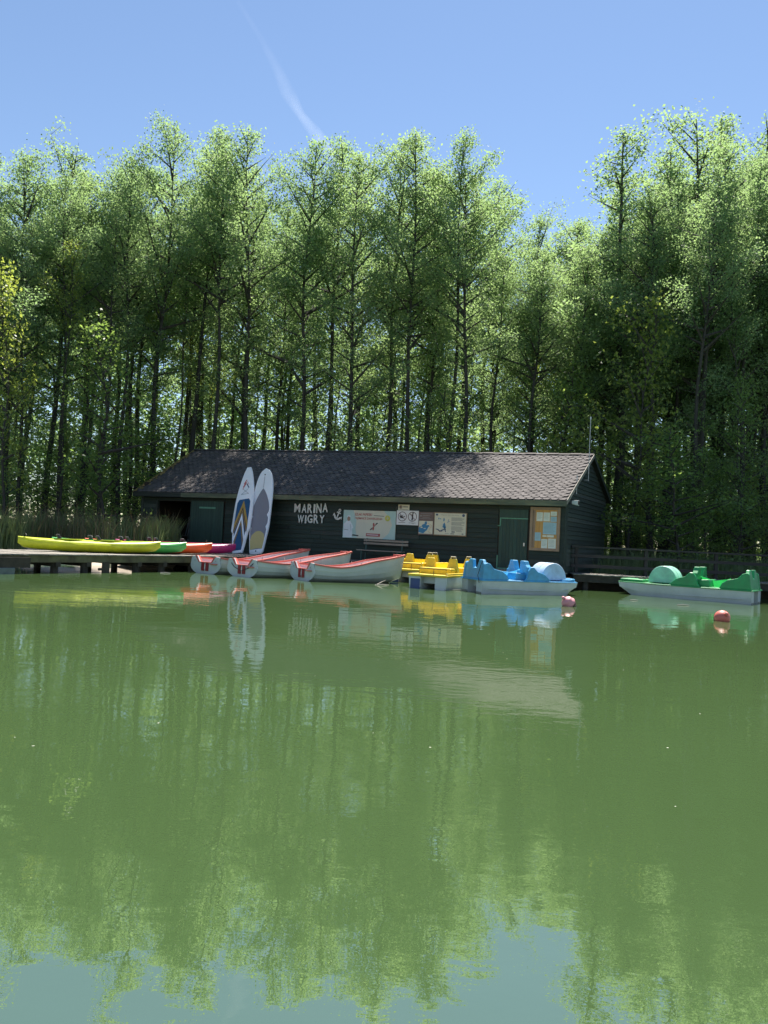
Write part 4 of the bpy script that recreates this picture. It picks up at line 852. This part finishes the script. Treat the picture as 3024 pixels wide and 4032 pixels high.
def yellow_pedalo(label, pos, ang, LN, W_=1.45):
    o = thing('pedal_boat', label, 'pedal boat', (*pos, 0), ang, 'yellow pedal boats'); m = 'gel_yellow'
    pontoons(o, LN, W_, 'hull_white', .55)
    for sgn in (-1, 1):
        y0, y1 = sorted((sgn*(W_/2-.07), sgn*(W_/2-.43))); MB().prism([(y0,-.1),(y1,-.1),(y1,.34),(y0,.34)], 0, -.012, .0).build('hull_end', 'hull_white' if sgn < 0 else 'gel_navy', o)
    MB().box(-.06, LN, -W_/2-.03, W_/2+.03, .42, .50).build('deck', m, o, bevel=.02)
    MB().box(.02, LN-.1, -W_/2-.005, -W_/2+.09, .50, .56).build('coaming', m, o, bevel=.015); MB().box(.9, LN-.1, W_/2-.1, W_/2+.0, .50, .86).build('side_panel', m, o, bevel=.04)
    for x in (1.0, LN-.85):
        MB().box(x-.45, x+.05, -W_/2+.12, W_/2-.12, .50, .72).build('seat', m, o, bevel=.03); MB().poly([(x+.12,-W_/2+.05,.5),(x+.12,W_/2-.05,.5),(x+.2,W_/2-.1,.86),(x+.2,-W_/2+.1,.86)]).build('seat_rest', m+'_thin', o)
        for y in ((-.43, .43) if x < 1.1 else (-.43,)):
            MB().add([(x+.04,y-.26,.5),(x+.24,y-.26,.5),(x+.24,y+.26,.5),(x+.04,y+.26,.5),(x+.12,y-.13,1.06),(x+.22,y-.13,1.06),(x+.22,y+.13,1.06),(x+.12,y+.13,1.06)], [(0,3,2,1),(4,5,6,7),(0,1,5,4),(1,2,6,5),(2,3,7,6),(3,0,4,7)]).build('seat_back', m, o, bevel=.025)
        MB().tube([(x+.17,-.43-.1,1.05),(x+.17,-.43-.09,1.13),(x+.17,-.43+.09,1.13),(x+.17,-.43+.1,1.05)], .018, 6).build('handle', 'rope', o)
    rb = MB().tube([(.03,-.66,.50),(.03,-.66,.70),(.03,.35,.70),(.03,.35,.50)], .011, 5).tube([(.03,-.2,.5),(.03,-.2,.7)], .011, 5).build('hand_rail', 'black_plastic', o)
    return o
K(yellow_pedalo('yellow pedal boat directly left of the blue one', (1.62,26.6), R(62), 3.35))
yellow_pedalo('yellow pedal boat with dark blue hull end behind the bow of the rowing boat', (.92,28.7), R(62), 2.3)

# ---------------------------------------------------------------- buoys and bits afloat
def buoy(label, pos, m, tilt, ridged):
    o = thing('buoy', label, 'buoy', (*pos, .07)); o.rotation_euler = tilt; secs = []; n = 20
    for i in range(n+1):
        a = -math.pi/2+math.pi*i/n; r_ = .185*math.cos(a); z_ = .20*math.sin(a)
        if ridged: r_ *= 1+.05*math.cos(a*9)
        secs.append([(max(r_, .004)*math.cos(2*math.pi*k/20), max(r_, .004)*math.sin(2*math.pi*k/20), z_) for k in range(20)])
    shade_auto(MB().loft(secs).build('float', m, o), 60)
    MB().tube([(0,0,.185),(0,0,.235),(0,0,.27)], [.05,.045,.03], 10).build('neck', m, o, smooth=True)
    MB().tube([(0,0,-.16),(0,0,-.05)], [.135,.186], 20, False).build('slime_band', 'slime', o, smooth=True)
    MB().tube([(0,0,-.2),(.03,.02,-.7)], .012, 5).build('rope', 'rope', o)
    return o
buoy('ribbed pink buoy floating before the blue pedal boat', (5.13,20.95), 'buoy_pink', (R(15), R(-48), 0), True)
buoy('smooth coral red buoy floating before the green pedal boat', (8.26,18.6), 'buoy_red', (R(60), R(10), 0), False)
for x, y, l, a, lab in [(.05,26.3,.55,.5,'forked white stick floating by the rowing boat bow'),(-7.6,27.2,.35,.1,'pale chip of wood floating by the jetty posts'),(2.6,25.35,.6,.05,'thin pale reed floating beside the blue pedal boat'),(9.2,23.4,.4,.1,'pale reed scrap afloat left of the green pedal boat'),(13.0,22.8,.5,-.1,'pale reed scrap afloat at the right edge'),(8.1,24.6,.28,.2,'tiny pale twig afloat between the two hooded boats')]:
    o = thing('floating_stick', lab, 'stick', (x, y, .0), a); MB().tube([(-l/2,0,.012),(0,.01,.022),(l/2,0,.012)], [.012,.016,.008], 5).build('stem', 'driftwood', o)
    if l > .52 and x < 1: MB().tube([(-.2,0,.02),(.05,.12,.10),(.25,.2,.16)], [.014,.012,.006], 5).build('fork', 'driftwood', o)

# pollen and petals drifting on the lake
pv, pf = [], []
for i in range(110):
    y = 4+23*random.random()**.8; x = random.uniform(-.56, .56)*y; r_ = random.uniform(.003, .008); a = random.uniform(0, 3.1); k = len(pv)
    pv += [(x+r_*1.6*math.cos(a+t_), y+r_*math.sin(a*1.3+t_), .005) for t_ in (0, 1.57, 3.14, 4.71)]; pf.append((k, k+1, k+2, k+3))
tag(MB().add(pv, pf).build('floating_petals', 'paper'), 'tiny pale petals and pollen adrift on the green water', 'petals', kind='stuff')
